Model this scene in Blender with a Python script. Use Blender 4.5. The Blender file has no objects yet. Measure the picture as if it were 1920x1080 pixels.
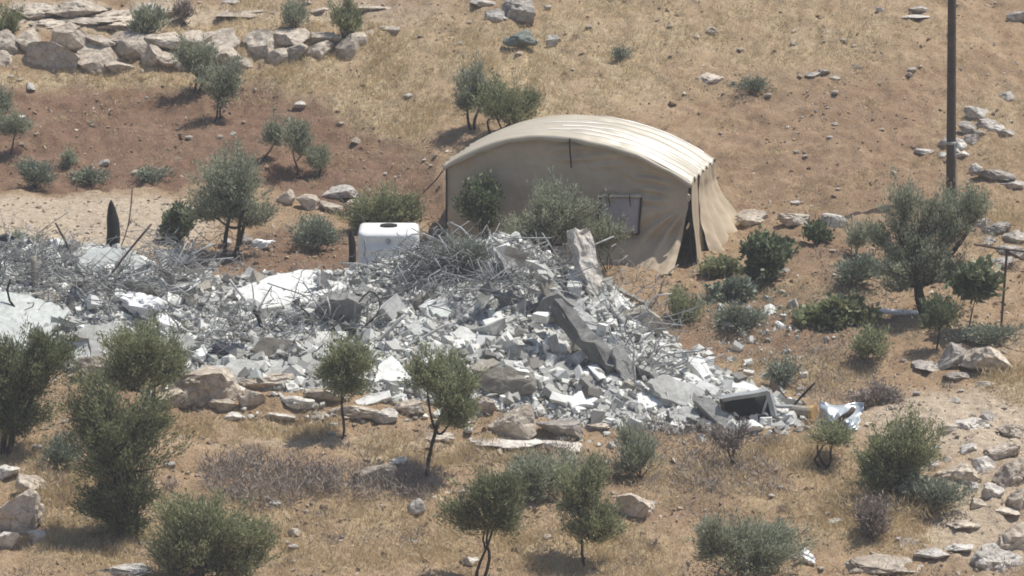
import bpy, bmesh, math, random
import numpy as np
from mathutils import Vector, Matrix

# ------------------------------------------------------------------ camera, sky, sun, exposure
SC = bpy.context.scene
COL = SC.collection
PITCH = math.radians(10.0)
DIST = 90.0
FPX = 9450.0                                   # focal length in 1920-px pixels
CAM = np.array([0.0, -DIST * math.cos(PITCH), DIST * math.sin(PITCH)])
FWD = np.array([0.0, math.cos(PITCH), -math.sin(PITCH)])
UPV = np.array([0.0, math.sin(PITCH), math.cos(PITCH)])
cam_d = bpy.data.cameras.new('camera')
cam_d.sensor_width = 36.0
cam_d.lens = 36.0 * FPX / 1920.0
cam_d.clip_start = 1.0
cam_d.clip_end = 1000.0
cam = bpy.data.objects.new('camera', cam_d)
COL.objects.link(cam)
cam.location = CAM
cam.rotation_euler = (math.pi / 2 - PITCH, 0, 0)
SC.camera = cam

SUN_DIR = Vector((0.36, 0.09, 0.90)).normalized()   # towards the sun
SUN_EL = math.asin(SUN_DIR.z)
SUN_AZ = math.atan2(SUN_DIR.x, SUN_DIR.y)
world = bpy.data.worlds.new('World')
SC.world = world
world.use_nodes = True
wn = world.node_tree
sky = wn.nodes.new('ShaderNodeTexSky')
sky.sky_type = 'NISHITA'
sky.sun_disc = False
sky.sun_elevation = SUN_EL
sky.sun_rotation = SUN_AZ
sky.dust_density = 2.5
sky.altitude = 600
wn.links.new(sky.outputs[0], wn.nodes['Background'].inputs[0])
wn.nodes['Background'].inputs[1].default_value = 0.105
sun_d = bpy.data.lights.new('sun', 'SUN')
sun_d.energy = 4.2
sun_d.angle = math.radians(0.53)
sun_d.color = (1.0, 0.955, 0.88)
sun = bpy.data.objects.new('sun', sun_d)
COL.objects.link(sun)
sun.rotation_euler = SUN_DIR.to_track_quat('Z', 'Y').to_euler()
SC.view_settings.view_transform = 'Standard'
SC.view_settings.look = 'None'
SC.view_settings.exposure = 0.25
SC.view_settings.gamma = 1.0
SC.view_settings.use_curve_mapping = False
SC.cycles.filter_width = 1.8            # the long lens is a little soft

# ------------------------------------------------------------------ helpers
RS = np.random.RandomState(7)
random.seed(7)


def hash3(ix, iy, iz, seed):
    h = (ix.astype(np.int64) * 374761393 + iy.astype(np.int64) * 668265263 + iz.astype(np.int64) * 2147483647 + seed * 974634277) & 0xFFFFFFFF
    h = ((h ^ (h >> 13)) * 1274126177) & 0xFFFFFFFF
    h = ((h ^ (h >> 16)) * 2246822519) & 0xFFFFFFFF
    return ((h ^ (h >> 15)) & 0xFFFFFF) / float(0xFFFFFF)


def vnoise3(p, seed=0):
    i = np.floor(p).astype(np.int64)
    f = p - i
    u = f * f * (3 - 2 * f)
    out = 0
    for dx in (0, 1):
        for dy in (0, 1):
            for dz in (0, 1):
                w = (u[..., 0] if dx else 1 - u[..., 0]) * (u[..., 1] if dy else 1 - u[..., 1]) * (u[..., 2] if dz else 1 - u[..., 2])
                out = out + w * hash3(i[..., 0] + dx, i[..., 1] + dy, i[..., 2] + dz, seed)
    return out * 2 - 1


def vnoise2(x, y, seed=0):
    ix, iy = np.floor(x).astype(np.int64), np.floor(y).astype(np.int64)
    fx, fy = x - ix, y - iy
    ux, uy = fx * fx * (3 - 2 * fx), fy * fy * (3 - 2 * fy)
    z = np.zeros_like(ix)
    a = hash3(ix, iy, z, seed); b = hash3(ix + 1, iy, z, seed)
    c = hash3(ix, iy + 1, z, seed); d = hash3(ix + 1, iy + 1, z, seed)
    return ((a * (1 - ux) + b * ux) * (1 - uy) + (c * (1 - ux) + d * ux) * uy) * 2 - 1


def fbm2(x, y, seed=0, octv=4, gain=0.5):
    s, a = 0, 1.0
    for k in range(octv):
        s = s + a * vnoise2(x * 2 ** k + 17.3 * k, y * 2 ** k - 9.1 * k, seed + k)
        a *= gain
    return s


def sm(a, b, x):
    t = np.clip((x - a) / (b - a), 0, 1)
    return t * t * (3 - 2 * t)


def link(name, me, mat=None, parent=None):
    o = bpy.data.objects.new(name, me)
    COL.objects.link(o)
    if mat is not None and len(me.materials) == 0:
        me.materials.append(mat)
    if parent is not None:
        o.parent = parent
    return o


def mesh_np(name, verts, faces, mat=None, smooth=False):
    """faces: (n,3) or (n,4) int array, or list of lists"""
    me = bpy.data.meshes.new(name)
    verts = np.asarray(verts, dtype=np.float32)
    if isinstance(faces, np.ndarray):
        n, k = faces.shape
        me.vertices.add(len(verts))
        me.vertices.foreach_set('co', verts.ravel())
        me.loops.add(n * k)
        me.loops.foreach_set('vertex_index', faces.astype(np.int32).ravel())
        me.polygons.add(n)
        me.polygons.foreach_set('loop_start', np.arange(0, n * k, k, dtype=np.int32))
        me.polygons.foreach_set('loop_total', np.full(n, k, dtype=np.int32))
        me.update(calc_edges=True)
    else:
        me.from_pydata([tuple(map(float, v)) for v in verts], [], [list(map(int, f)) for f in faces])
        me.update()
    me.polygons.foreach_set('use_smooth', np.full(len(me.polygons), bool(smooth)))
    if mat is not None:
        me.materials.append(mat)
    return me


def tag(o, label=None, cat=None, group=None, kind=None):
    if label: o['label'] = label
    if cat: o['category'] = cat
    if group: o['group'] = group
    if kind: o['kind'] = kind
    return o


def empty(name, loc, label, cat, group=None):
    o = bpy.data.objects.new(name, None)
    COL.objects.link(o)
    o.location = tuple(map(float, loc))
    return tag(o, label, cat, group)


# ------------------------------------------------------------------ pixels <-> places (authoring aid)
def ray(px, py):
    d = FWD + np.array([1.0, 0, 0]) * ((px - 960.0) / FPX) + UPV * ((540.0 - py) / FPX)
    return d


def at_y(px, py, y):
    d = ray(px, py)
    t = (y - CAM[1]) / d[1]
    return CAM + d * t


def to_px(x, y, z):
    dx, dy, dz = x - CAM[0], y - CAM[1], z - CAM[2]
    dep = dy * FWD[1] + dz * FWD[2]
    return 960 + FPX * dx / dep, 540 - FPX * (dy * UPV[1] + dz * UPV[2]) / dep


def ppm(y):
    return FPX / (y - CAM[1]) * math.cos(PITCH)


# ------------------------------------------------------------------ terrain shape
PROF = {
    -6.8: [(1150, -13), (1080, -11.2), (1000, -9.4), (850, -6.0), (790, -4.6), (742, -4.1), (600, 0.0), (480, 5), (440, 6.6), (368, 10.3), (345, 11.0), (160, 15.7), (136, 16.35), (64, 17.1), (0, 19), (-200, 24.5)],
    -3.6: [(1150, -12.8), (1080, -11.0), (980, -8.7), (850, -5.8), (790, -4.5), (742, -4.0), (600, 0.4), (500, 4.4), (440, 7.0), (395, 9.0), (340, 10.8), (160, 15.3), (120, 16.3), (62, 17.1), (0, 18.7), (-200, 24)],
    0.0: [(1150, -12.5), (1080, -10.8), (900, -6.6), (838, -4.9), (785, -4.2), (600, 1.2), (516, 5.6), (440, 7.9), (300, 11), (150, 14.5), (0, 18), (-200, 23)],
    3.2: [(1150, -12.5), (1080, -10.8), (900, -6.8), (820, -4.6), (760, -2.9), (640, 1.0), (514, 5.4), (440, 7.8), (300, 10.8), (150, 14.3), (0, 17.6), (-200, 22.5)],
    7.5: [(1150, -12.5), (1080, -11), (900, -7), (800, -4.4), (700, -1.2), (600, 1.8), (500, 5), (400, 8), (200, 12.6), (0, 17.2), (-200, 22)],
}
PX = sorted(PROF)
PCURVE = []
for k in PX:
    ys = np.array([y for _p, y in PROF[k]], float)
    zs = np.array([at_y(960, p, y)[2] for p, y in PROF[k]], float)
    # continue: valley towards the camera, hill behind
    sl = (zs[-1] - zs[-2]) / (ys[-1] - ys[-2])
    ys2 = np.concatenate([[-110, -88, -70, -50, -35, -22], ys, [60, 160]])
    zs2 = np.concatenate([[15.0, 13.2, 4, -6.5, -8.0, zs[0] - 2.4], zs, [zs[-1] + sl * (60 - ys[-1]), zs[-1] + sl * (60 - ys[-1]) + 14]])
    PCURVE.append((ys2, zs2))


def terrain_macro(x, y):
    zz = [np.interp(y, c[0], c[1]) for c in PCURVE]
    xx = np.clip(x, PX[0], PX[-1])
    out = np.zeros_like(xx)
    for i in range(len(PX) - 1):
        a, b = PX[i], PX[i + 1]
        t = np.clip((xx - a) / (b - a), 0, 1)
        m = (xx >= a) & (xx <= b) if i == 0 else (xx > a) & (xx <= b)
        t = t * t * (3 - 2 * t)
        out = np.where(m, zz[i] * (1 - t) + zz[i + 1] * t, out)
    return out


def axis(lo, hi, step, lo_far, hi_far, grow=1.22):
    core = list(np.arange(lo, hi + 1e-6, step))
    s, v = step, core[-1]
    right = []
    while v < hi_far:
        s = min(s * grow, 6); v += s; right.append(v)
    s, v = step, core[0]
    left = []
    while v > lo_far:
        s = min(s * grow, 6); v -= s; left.append(v)
    return np.array(left[::-1] + core + right)


GX = axis(-11.2, 11.2, 0.065, -90, 90)
GY = axis(-13.5, 22.0, 0.065, -110, 158)
XX, YY = np.meshgrid(GX, GY)
HZ = terrain_macro(XX, YY)


def box_blur(a, r, ax):
    if r < 1: return a
    k = np.ones(2 * r + 1) / (2 * r + 1)
    pad = [(0, 0), (0, 0)]; pad[ax] = (r, r)
    b = np.pad(a, pad, mode='edge')
    c = np.cumsum(b, axis=ax)
    z = np.zeros_like(np.take(c, [0], axis=ax))
    c = np.concatenate([z, c], axis=ax)
    n = a.shape[ax]; w = 2 * r + 1
    return (np.take(c, np.arange(w, w + n), axis=ax) - np.take(c, np.arange(0, n), axis=ax)) / w


HZ = box_blur(box_blur(HZ, 4, 0), 4, 0)
HM = HZ.copy()
near = sm(26, 21, np.abs(YY - 4)) * sm(16, 11, np.abs(XX))
PXG, PYG = to_px(XX, YY, HM)          # where every ground point lies in the photograph


def inpoly(px, py, poly):
    res = np.zeros(px.shape, bool)
    n = len(poly)
    j = n - 1
    for i in range(n):
        xi, yi = poly[i]; xj, yj = poly[j]
        cond = ((yi > py) != (yj > py)) & (px < (xj - xi) * (py - yi) / (yj - yi + 1e-9) + xi)
        res ^= cond
        j = i
    return res


RED = [(-900, 172), (0, 168), (300, 163), (430, 152), (520, 158), (600, 188), (715, 250), (800, 305), (835, 350), (860, 400), (760, 410), (640, 400), (500, 345), (300, 345), (0, 352), (-900, 352)]
ROAD = [(-900, 366), (0, 362), (180, 366), (330, 372), (430, 400), (400, 440), (330, 478), (180, 486), (0, 488), (-900, 490)]
PATH = [(1600, 775), (1700, 742), (1800, 735), (1990, 700), (2700, 680), (2700, 880), (1960, 872), (1800, 862), (1720, 838), (1640, 815)]
wx = 26 * fbm2(XX * 1.3, YY * 0.8, 40, 3)
wy = 12 * fbm2(XX * 1.3, YY * 0.8, 50, 3)
red_m = inpoly(PXG + wx, PYG + wy, RED)
road_m = inpoly(PXG + wx, PYG + wy * 0.7, ROAD)
path_m = inpoly(PXG + wx, PYG + wy, PATH)


def blob(cx, cy, rx, ry):
    d = ((PXG + wx * 0.8 - cx) / rx) ** 2 + ((PYG + wy - cy) / ry) ** 2
    return np.clip(1.35 - d, 0, 1)


def mx(*a):
    o = a[0]
    for b in a[1:]: o = np.maximum(o, b)
    return o


soft = lambda m, r=5: box_blur(box_blur(m.astype(float), r, 0), r, 1)
reds = mx(soft(red_m, 4), 0.95 * blob(560, 480, 170, 55), 0.6 * blob(1420, 620, 260, 85), 0.5 * blob(1600, 480, 200, 60), 0.35 * blob(1620, 280, 330, 160), 0.45 * blob(1300, 930, 240, 70), 0.3 * blob(450, 800, 160, 30),
          0.35 * blob(560, 1010, 250, 70), 0.55 * blob(1480, 800, 120, 30), 0.4 * blob(200, 900, 120, 60))
straw = mx(blob(250, 148, 300, 22) , blob(620, 110, 200, 90), blob(720, 200, 130, 70), 0.8 * blob(1000, 130, 260, 110), 0.7 * blob(420, 45, 320, 45), 0.55 * blob(1300, 60, 500, 110), 0.9 * blob(470, 800, 170, 28),
           blob(820, 850, 190, 28), blob(1120, 1040, 180, 60), 0.9 * blob(1640, 960, 190, 70), 0.9 * blob(170, 980, 130, 100), 0.95 * blob(1890, 725, 70, 45), 0.5 * blob(700, 1000, 330, 80), 0.5 * blob(1450, 900, 240, 90),
           0.5 * blob(1880, 420, 70, 70), 0.4 * blob(1850, 240, 120, 90), 0.45 * blob(1500, 690, 160, 30), 0.6 * blob(40, 870, 80, 60))
straw = np.clip(straw - 0.75 * soft(red_m, 3), 0, 1)
pale = mx(soft(road_m, 5), 0.95 * soft(path_m, 6), 0.9 * blob(180, 25, 260, 34), 0.8 * blob(1860, 1000, 150, 70), 0.7 * blob(1840, 905, 130, 60), 0.45 * blob(700, 835, 400, 14), 0.5 * blob(660, 30, 200, 35), 0.35 * blob(1840, 640, 80, 40))
edge = np.clip(0.5 + 0.9 * fbm2(XX * 2.1, YY * 1.4, 71, 4), 0, 1)
straw = np.clip(straw * (0.45 + 0.9 * edge), 0, 1)
# relief: clods, ruts, hummocks
rough = 1.0 - 0.6 * soft(road_m, 5)
HZ = HZ + near * rough * (0.10 * fbm2(XX * 0.55, YY * 0.55, 3, 3) + 0.055 * fbm2(XX * 1.9, YY * 1.9, 4, 3) + 0.040 * (fbm2(XX * 5.2, YY * 5.2, 5, 2)) + 0.022 * fbm2(XX * 10, YY * 10, 6, 2))
HZ = HZ + (1 - near) * 0.8 * fbm2(XX * 0.08, YY * 0.08, 9, 3) * sm(14, 40, np.abs(YY - 4) + np.abs(XX) * 0.6)
# bank along the edge of the red field
HZ = HZ - 0.16 * soft(red_m, 3) * near


def grid_sample(A, x, y):
    x = np.clip(np.asarray(x, float), GX[0], GX[-1] - 1e-6); y = np.clip(np.asarray(y, float), GY[0], GY[-1] - 1e-6)
    i = np.clip(np.searchsorted(GX, x, side='right') - 1, 0, len(GX) - 2)
    j = np.clip(np.searchsorted(GY, y, side='right') - 1, 0, len(GY) - 2)
    fx = (x - GX[i]) / (GX[i + 1] - GX[i]); fy = (y - GY[j]) / (GY[j + 1] - GY[j])
    return (A[j, i] * (1 - fx) + A[j, i + 1] * fx) * (1 - fy) + (A[j + 1, i] * (1 - fx) + A[j + 1, i + 1] * fx) * fy


def ground_z(x, y):
    return grid_sample(HZ, x, y)


# rubble mound laid over the ground
MPX = np.array([-300, 0, 200, 400, 600, 720, 850, 950, 1050, 1150, 1220, 1300, 1400, 1470, 1540], float)
MH = np.array([0.5, 0.75, 0.80, 0.50, 0.46, 0.62, 1.15, 1.32, 1.12, 0.82, 0.5, 0.22, 0.09, 0.02, 0.0])
MF = np.array([-2.0, -2.2, -2.8, -3.4, -3.7, -3.8, -3.9, -4.0, -4.2, -4.4, -4.45, -4.5, -4.5, -4.3, -4.0])
MR = np.array([2.0, 1.8, 1.6, 0.6, 0.8, 1.4, 1.6, 1.5, 1.2, 0.6, -0.4, -1.9, -3.0, -3.4, -3.6])
MBK = np.array([3.5, 3.5, 3.6, 2.6, 2.8, 3.4, 3.8, 3.8, 3.6, 3.0, 2.0, -0.2, -1.8, -2.6, -3.2])


def mound(x, y):
    p = 960 + 105 * np.asarray(x, float)
    h, f, r, b = np.interp(p, MPX, MH), np.interp(p, MPX, MF), np.interp(p, MPX, MR), np.interp(p, MPX, MBK)
    t = np.clip((y - f) / np.maximum(r - f, 0.2), -1, 1)
    up = np.where(t < 0, -0.5 * np.abs(t), np.sin(np.clip(t, 0, 1) * np.pi / 2) ** 0.9)
    t2 = np.clip((y - r) / np.maximum(b - r, 0.2), 0, 2)
    dn = np.where(t2 > 1, -0.4 * (t2 - 1), np.cos(np.clip(t2, 0, 1) * np.pi / 2) ** 1.2)
    m = h * np.where(y < r, up, dn)
    m = m * sm(1560, 1480, p) - 0.2 * sm(1480, 1560, p)
    return m


def mound_rough(x, y):
    return 0.16 * fbm2(x * 1.1 + 5, y * 1.1, 21, 3) + 0.05 * fbm2(x * 4, y * 4, 23, 3)


def top_z(x, y):
    g = ground_z(x, y)
    x = np.asarray(x, float); y = np.asarray(y, float)
    m = mound(x, y)
    return np.maximum(g, g + m + np.where(m > 0.02, mound_rough(x, y) * np.clip(m * 4, 0, 1), 0))


SY = np.arange(-14, 30, 0.05)


def at(px, py, fn=None):
    fn = fn or top_z
    d = ray(px, py)
    t = (SY - CAM[1]) / d[1]
    xs, zs = CAM[0] + d[0] * t, CAM[2] + d[2] * t
    hit = zs <= fn(xs, SY)
    k = int(np.argmax(hit)) if hit.any() else len(SY) - 1
    return np.array([xs[k], SY[k], float(fn(xs[k:k + 1], SY[k:k + 1])[0])])


def at_ground(px, py):
    return at(px, py, ground_z)


# ------------------------------------------------------------------ materials
def new_mat(name):
    m = bpy.data.materials.new(name)
    m.use_nodes = True
    nt = m.node_tree
    b = nt.nodes['Principled BSDF']
    b.inputs['Roughness'].default_value = 0.9
    b.inputs['Specular IOR Level'].default_value = 0.2
    return m, nt, b


def N(nt, t, **kw):
    n = nt.nodes.new(t)
    for k, v in kw.items(): setattr(n, k, v)
    return n


def noise(nt, scale, detail=4, rough=0.6, coord=None):
    n = N(nt, 'ShaderNodeTexNoise')
    n.inputs['Scale'].default_value = scale
    n.inputs['Detail'].default_value = detail
    n.inputs['Roughness'].default_value = rough
    if coord is not None: nt.links.new(coord, n.inputs['Vector'])
    return n.outputs['Fac']


def ramp(nt, fac, stops):
    r = N(nt, 'ShaderNodeValToRGB')
    el = r.color_ramp.elements
    while len(el) < len(stops): el.new(0.5)
    for e, (p, c) in zip(el, stops):
        e.position = p
        e.color = (*c, 1) if len(c) == 3 else c
    nt.links.new(fac, r.inputs[0])
    return r.outputs[0]


def mix(nt, fac, a, b, mode='MIX'):
    m = N(nt, 'ShaderNodeMix', data_type='RGBA', blend_type=mode)
    for sock, v in ((m.inputs[0], fac), (m.inputs[6], a), (m.inputs[7], b)):
        if isinstance(v, (int, float)): sock.default_value = v
        elif isinstance(v, tuple): sock.default_value = (*v, 1)
        else: nt.links.new(v, sock)
    return m.outputs[2]


def bump(nt, b, h, strength, dist):
    n = N(nt, 'ShaderNodeBump')
    n.inputs['Strength'].default_value = strength
    n.inputs['Distance'].default_value = dist
    nt.links.new(h, n.inputs['Height'])
    nt.links.new(n.outputs[0], b.inputs['Normal'])


def g3(v): return (v, v, v)


def ground_material():
    m, nt, b = new_mat('soil')
    tc = N(nt, 'ShaderNodeTexCoord').outputs['Object']
    at_ = N(nt, 'ShaderNodeAttribute', attribute_name='soil')
    sep = N(nt, 'ShaderNodeSeparateColor')
    nt.links.new(at_.outputs['Color'], sep.inputs[0])
    n1 = noise(nt, 1.7, 6, 0.65, tc); n2 = noise(nt, 9, 5, 0.7, tc); n3 = noise(nt, 30, 3, 0.7, tc)
    brown = ramp(nt, n1, [(0.3, (0.285, 0.195, 0.120)), (0.55, (0.37, 0.263, 0.166)), (0.75, (0.425, 0.32, 0.21))])
    redc = ramp(nt, n1, [(0.3, (0.175, 0.108, 0.071)), (0.7, (0.265, 0.175, 0.120))])
    strawc = ramp(nt, n2, [(0.3, (0.40, 0.31, 0.19)), (0.7, (0.54, 0.435, 0.285))])
    palec = ramp(nt, n2, [(0.3, (0.40, 0.32, 0.23)), (0.7, (0.55, 0.46, 0.35))])
    c = mix(nt, sep.outputs[0], brown, redc)
    c = mix(nt, sep.outputs[1], c, strawc)
    c = mix(nt, sep.outputs[2], c, palec)
    c = mix(nt, 0.75, c, ramp(nt, n3, [(0.28, g3(0.55)), (0.5, g3(0.97)), (0.72, g3(1.35))]), 'MULTIPLY')
    c = mix(nt, 0.5, c, ramp(nt, n2, [(0.3, g3(0.6)), (0.6, g3(1.15))]), 'MULTIPLY')
    # scattered pale chips of limestone
    v = N(nt, 'ShaderNodeTexVoronoi'); v.inputs['Scale'].default_value = 11
    nt.links.new(tc, v.inputs['Vector'])
    chip = ramp(nt, v.outputs['Distance'], [(0.10, g3(1)), (0.17, g3(0))])
    sepc = N(nt, 'ShaderNodeSeparateColor'); nt.links.new(v.outputs['Color'], sepc.inputs[0])
    pick = ramp(nt, sepc.outputs[0], [(0.78, g3(0)), (0.8, g3(1))])
    chip = mix(nt, 1.0, chip, pick, 'MULTIPLY')
    c = mix(nt, chip, c, (0.46, 0.40, 0.32))
    nt.links.new(c, b.inputs['Base Color'])
    b.inputs['Roughness'].default_value = 1.0
    b.inputs['Specular IOR Level'].default_value = 0.05
    bump(nt, b, n3, 0.9, 0.05)
    return m


def stone_material(name, dark, mid, light, scale=3.0, bumpd=0.04, cracks=0.55):
    m, nt, b = new_mat(name)
    tc = N(nt, 'ShaderNodeTexCoord').outputs['Object']
    oi = N(nt, 'ShaderNodeObjectInfo')
    n1 = noise(nt, scale, 6, 0.7, tc); n2 = noise(nt, scale * 5, 5, 0.7, tc)
    c = ramp(nt, n1, [(0.32, dark), (0.5, mid), (0.68, light)])
    c = mix(nt, 0.6, c, ramp(nt, n2, [(0.3, g3(0.55)), (0.5, g3(1.0)), (0.7, g3(1.25))]), 'MULTIPLY')
    vo = N(nt, 'ShaderNodeTexVoronoi', feature='DISTANCE_TO_EDGE'); vo.inputs['Scale'].default_value = scale * 1.6
    mp_ = N(nt, 'ShaderNodeMapping'); mp_.inputs['Scale'].default_value = (1, 1, 1.7)
    wob = N(nt, 'ShaderNodeMix', data_type='RGBA'); wob.inputs[0].default_value = 0.25
    nz = N(nt, 'ShaderNodeTexNoise'); nz.inputs['Scale'].default_value = scale * 1.5
    nt.links.new(tc, nz.inputs['Vector']); nt.links.new(tc, wob.inputs[6]); nt.links.new(nz.outputs['Color'], wob.inputs[7])
    nt.links.new(wob.outputs[2], mp_.inputs['Vector']); nt.links.new(mp_.outputs[0], vo.inputs['Vector'])
    if cracks: c = mix(nt, cracks, c, ramp(nt, vo.outputs['Distance'], [(0.0, g3(0.35)), (0.05, g3(1.0))]), 'MULTIPLY')
    c = mix(nt, 1.0, c, ramp(nt, oi.outputs['Random'], [(0, g3(0.78)), (1, g3(1.15))]), 'MULTIPLY')
    nt.links.new(c, b.inputs['Base Color'])
    bump(nt, b, n2, 0.8, bumpd)
    return m


def plain(name, col, rough=0.7, var=0.25, scale=6, spec=0.3, metal=0.0, bumpd=0.0, byobj=False):
    m, nt, b = new_mat(name)
    tc = N(nt, 'ShaderNodeTexCoord').outputs['Object']
    n1 = noise(nt, scale, 5, 0.65, tc)
    c = ramp(nt, n1, [(0.3, tuple(v * (1 - var) for v in col)), (0.7, tuple(min(1, v * (1 + var)) for v in col))])
    if byobj:
        oi = N(nt, 'ShaderNodeObjectInfo')
        c = mix(nt, 1.0, c, ramp(nt, oi.outputs['Random'], [(0, g3(0.65)), (1, g3(1.3))]), 'MULTIPLY')
    nt.links.new(c, b.inputs['Base Color'])
    b.inputs['Roughness'].default_value = rough
    b.inputs['Specular IOR Level'].default_value = spec
    b.inputs['Metallic'].default_value = metal
    if bumpd: bump(nt, b, n1, 0.7, bumpd)
    return m


def island(name, stops, rough=0.85, trans=0.0, back=None, spec=0.25):
    """leaf, blade or chip material: one shade for every separate piece"""
    m, nt, b = new_mat(name)
    ge = N(nt, 'ShaderNodeNewGeometry')
    c = ramp(nt, ge.outputs['Random Per Island'], stops)
    if back: c = mix(nt, ge.outputs['Backfacing'], c, back)
    nt.links.new(c, b.inputs['Base Color'])
    b.inputs['Roughness'].default_value = rough
    b.inputs['Specular IOR Level'].default_value = spec
    if trans:
        t = N(nt, 'ShaderNodeBsdfTranslucent')
        nt.links.new(c, t.inputs[0])
        ms = N(nt, 'ShaderNodeMixShader')
        ms.inputs[0].default_value = trans
        nt.links.new(b.outputs[0], ms.inputs[1]); nt.links.new(t.outputs[0], ms.inputs[2])
        nt.links.new(ms.outputs[0], nt.nodes['Material Output'].inputs[0])
    return m


M = {}
M['soil'] = ground_material()
M['lime'] = stone_material('limestone', (0.30, 0.25, 0.20), (0.50, 0.43, 0.345), (0.62, 0.555, 0.465), 2.2)
M['limegrey'] = stone_material('weathered_limestone', (0.22, 0.20, 0.18), (0.40, 0.365, 0.32), (0.56, 0.51, 0.44), 2.6)
M['limewhite'] = stone_material('white_limestone', (0.42, 0.38, 0.33), (0.60, 0.56, 0.50), (0.72, 0.69, 0.63), 3)
M['conc'] = stone_material('concrete', (0.31, 0.305, 0.285), (0.43, 0.43, 0.40), (0.55, 0.55, 0.52), 2.5, 0.02, 0.15)
M['concwhite'] = stone_material('white_plastered_concrete', (0.55, 0.55, 0.515), (0.70, 0.70, 0.665), (0.77, 0.775, 0.745), 1.8, 0.008, 0.15)
M['concpale'] = stone_material('painted_plaster', (0.38, 0.40, 0.37), (0.46, 0.485, 0.455), (0.53, 0.55, 0.52), 1.8, 0.006, 0.15)
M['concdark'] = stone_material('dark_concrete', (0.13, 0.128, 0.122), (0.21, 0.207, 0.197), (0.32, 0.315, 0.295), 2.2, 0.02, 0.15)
M['concbrown'] = stone_material('earthy_concrete', (0.22, 0.20, 0.165), (0.33, 0.30, 0.25), (0.44, 0.41, 0.35), 2.2, 0.02, 0.15)
M['debris'] = island('crushed_concrete', [(0.0, (0.14, 0.13, 0.115)), (0.16, (0.29, 0.28, 0.255)), (0.4, (0.44, 0.435, 0.40)), (0.7, (0.56, 0.56, 0.52)), (0.92, (0.74, 0.735, 0.69))], 0.95)
M['pebble'] = island('loose_pebbles', [(0.0, (0.20, 0.15, 0.11)), (0.5, (0.38, 0.31, 0.235)), (1.0, (0.60, 0.54, 0.45))], 0.95)
M['clod'] = island('soil_clods', [(0.0, (0.19, 0.13, 0.088)), (0.6, (0.28, 0.20, 0.14)), (1.0, (0.38, 0.295, 0.21))], 1.0)
M['straw'] = island('dry_straw', [(0.0, (0.38, 0.285, 0.155)), (0.5, (0.56, 0.44, 0.26)), (1.0, (0.70, 0.59, 0.40))], 0.8, 0.35)
M['olive'] = island('olive_leaves', [(0.0, (0.100, 0.124, 0.055)), (0.5, (0.206, 0.234, 0.114)), (1.0, (0.359, 0.385, 0.200))], 0.55, 0.36, (0.359, 0.371, 0.216), 0.35)
M['olivedark'] = island('dark_olive_leaves', [(0.0, (0.066, 0.084, 0.037)), (0.5, (0.140, 0.163, 0.074)), (1.0, (0.266, 0.287, 0.142))], 0.55, 0.34, (0.252, 0.267, 0.149), 0.3)
M['olivegrey'] = island('grey_olive_leaves', [(0.0, (0.136, 0.158, 0.101)), (0.5, (0.261, 0.286, 0.188)), (1.0, (0.416, 0.446, 0.307))], 0.6, 0.36, (0.404, 0.419, 0.307), 0.3)
M['green'] = island('bright_green_leaves', [(0.0, (0.07, 0.094, 0.048)), (0.5, (0.14, 0.175, 0.092)), (1.0, (0.245, 0.28, 0.16))], 0.5, 0.3, None, 0.4)
M['yellowgreen'] = island('yellowing_leaves', [(0.0, (0.14, 0.16, 0.075)), (0.5, (0.25, 0.275, 0.14)), (1.0, (0.41, 0.42, 0.25))], 0.6, 0.3)
M['bluegreen'] = island('grey_weed_leaves', [(0.0, (0.13, 0.155, 0.11)), (0.5, (0.24, 0.275, 0.20)), (1.0, (0.36, 0.395, 0.31))], 0.7, 0.15)
M['dry'] = island('dry_scrub_stalks', [(0.0, (0.17, 0.14, 0.115)), (0.5, (0.29, 0.245, 0.21)), (1.0, (0.43, 0.375, 0.32))], 0.9, 0.1)
M['bark'] = plain('olive_bark', (0.055, 0.044, 0.035), 0.95, 0.4, 12, 0.1, 0, 0.02)
M['rebar'] = plain('dusty_steel', (0.35, 0.355, 0.35), 0.75, 0.35, 9, 0.3, 0.25, 0, True)
M['rust'] = plain('rusty_dark_steel', (0.10, 0.075, 0.062), 0.85, 0.4, 9, 0.3, 0.2)
M['black'] = plain('charred_black', (0.022, 0.021, 0.021), 0.8, 0.4, 8, 0.2)
M['redsteel'] = plain('faded_red_paint', (0.27, 0.155, 0.14), 0.7, 0.25, 7, 0.3)
M['tin'] = plain('galvanised_tin', (0.50, 0.54, 0.55), 0.38, 0.2, 5, 0.5, 0.55)
M['orange'] = plain('ochre_paint', (0.46, 0.30, 0.13), 0.8, 0.25, 6)
M['greysteel'] = plain('grey_painted_steel', (0.34, 0.36, 0.36), 0.6, 0.25, 6, 0.4)
M['bluecloth'] = plain('navy_cloth', (0.045, 0.050, 0.066), 0.95, 0.4, 5, 0.1)
M['whitecloth'] = plain('white_plastic_sheet', (0.80, 0.80, 0.79), 0.6, 0.05, 4, 0.3)
M['greencloth'] = plain('grey_green_tarpaulin', (0.17, 0.19, 0.165), 0.75, 0.3, 6, 0.3)
M['plastic'] = plain('white_plastic', (0.72, 0.72, 0.70), 0.45, 0.09, 2.2, 0.4)
M['board'] = plain('white_board', (0.74, 0.70, 0.64), 0.7, 0.1, 5)
M['wood'] = plain('dark_pole_timber', (0.085, 0.066, 0.056), 0.9, 0.35, 5, 0.2, 0, 0.01)
M['canvas'] = plain('beige_canvas', (0.47, 0.385, 0.275), 0.75, 0.13, 1.8, 0.25)
M['roofcanvas'] = plain('coated_roof_canvas', (0.46, 0.41, 0.315), 0.45, 0.08, 2.0, 0.7)
M['roofglint'] = plain('painted_roof_highlight', (0.76, 0.735, 0.67), 0.35, 0.08, 3, 0.5)  # near-white colour for the painted sun highlights on the roof
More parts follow.
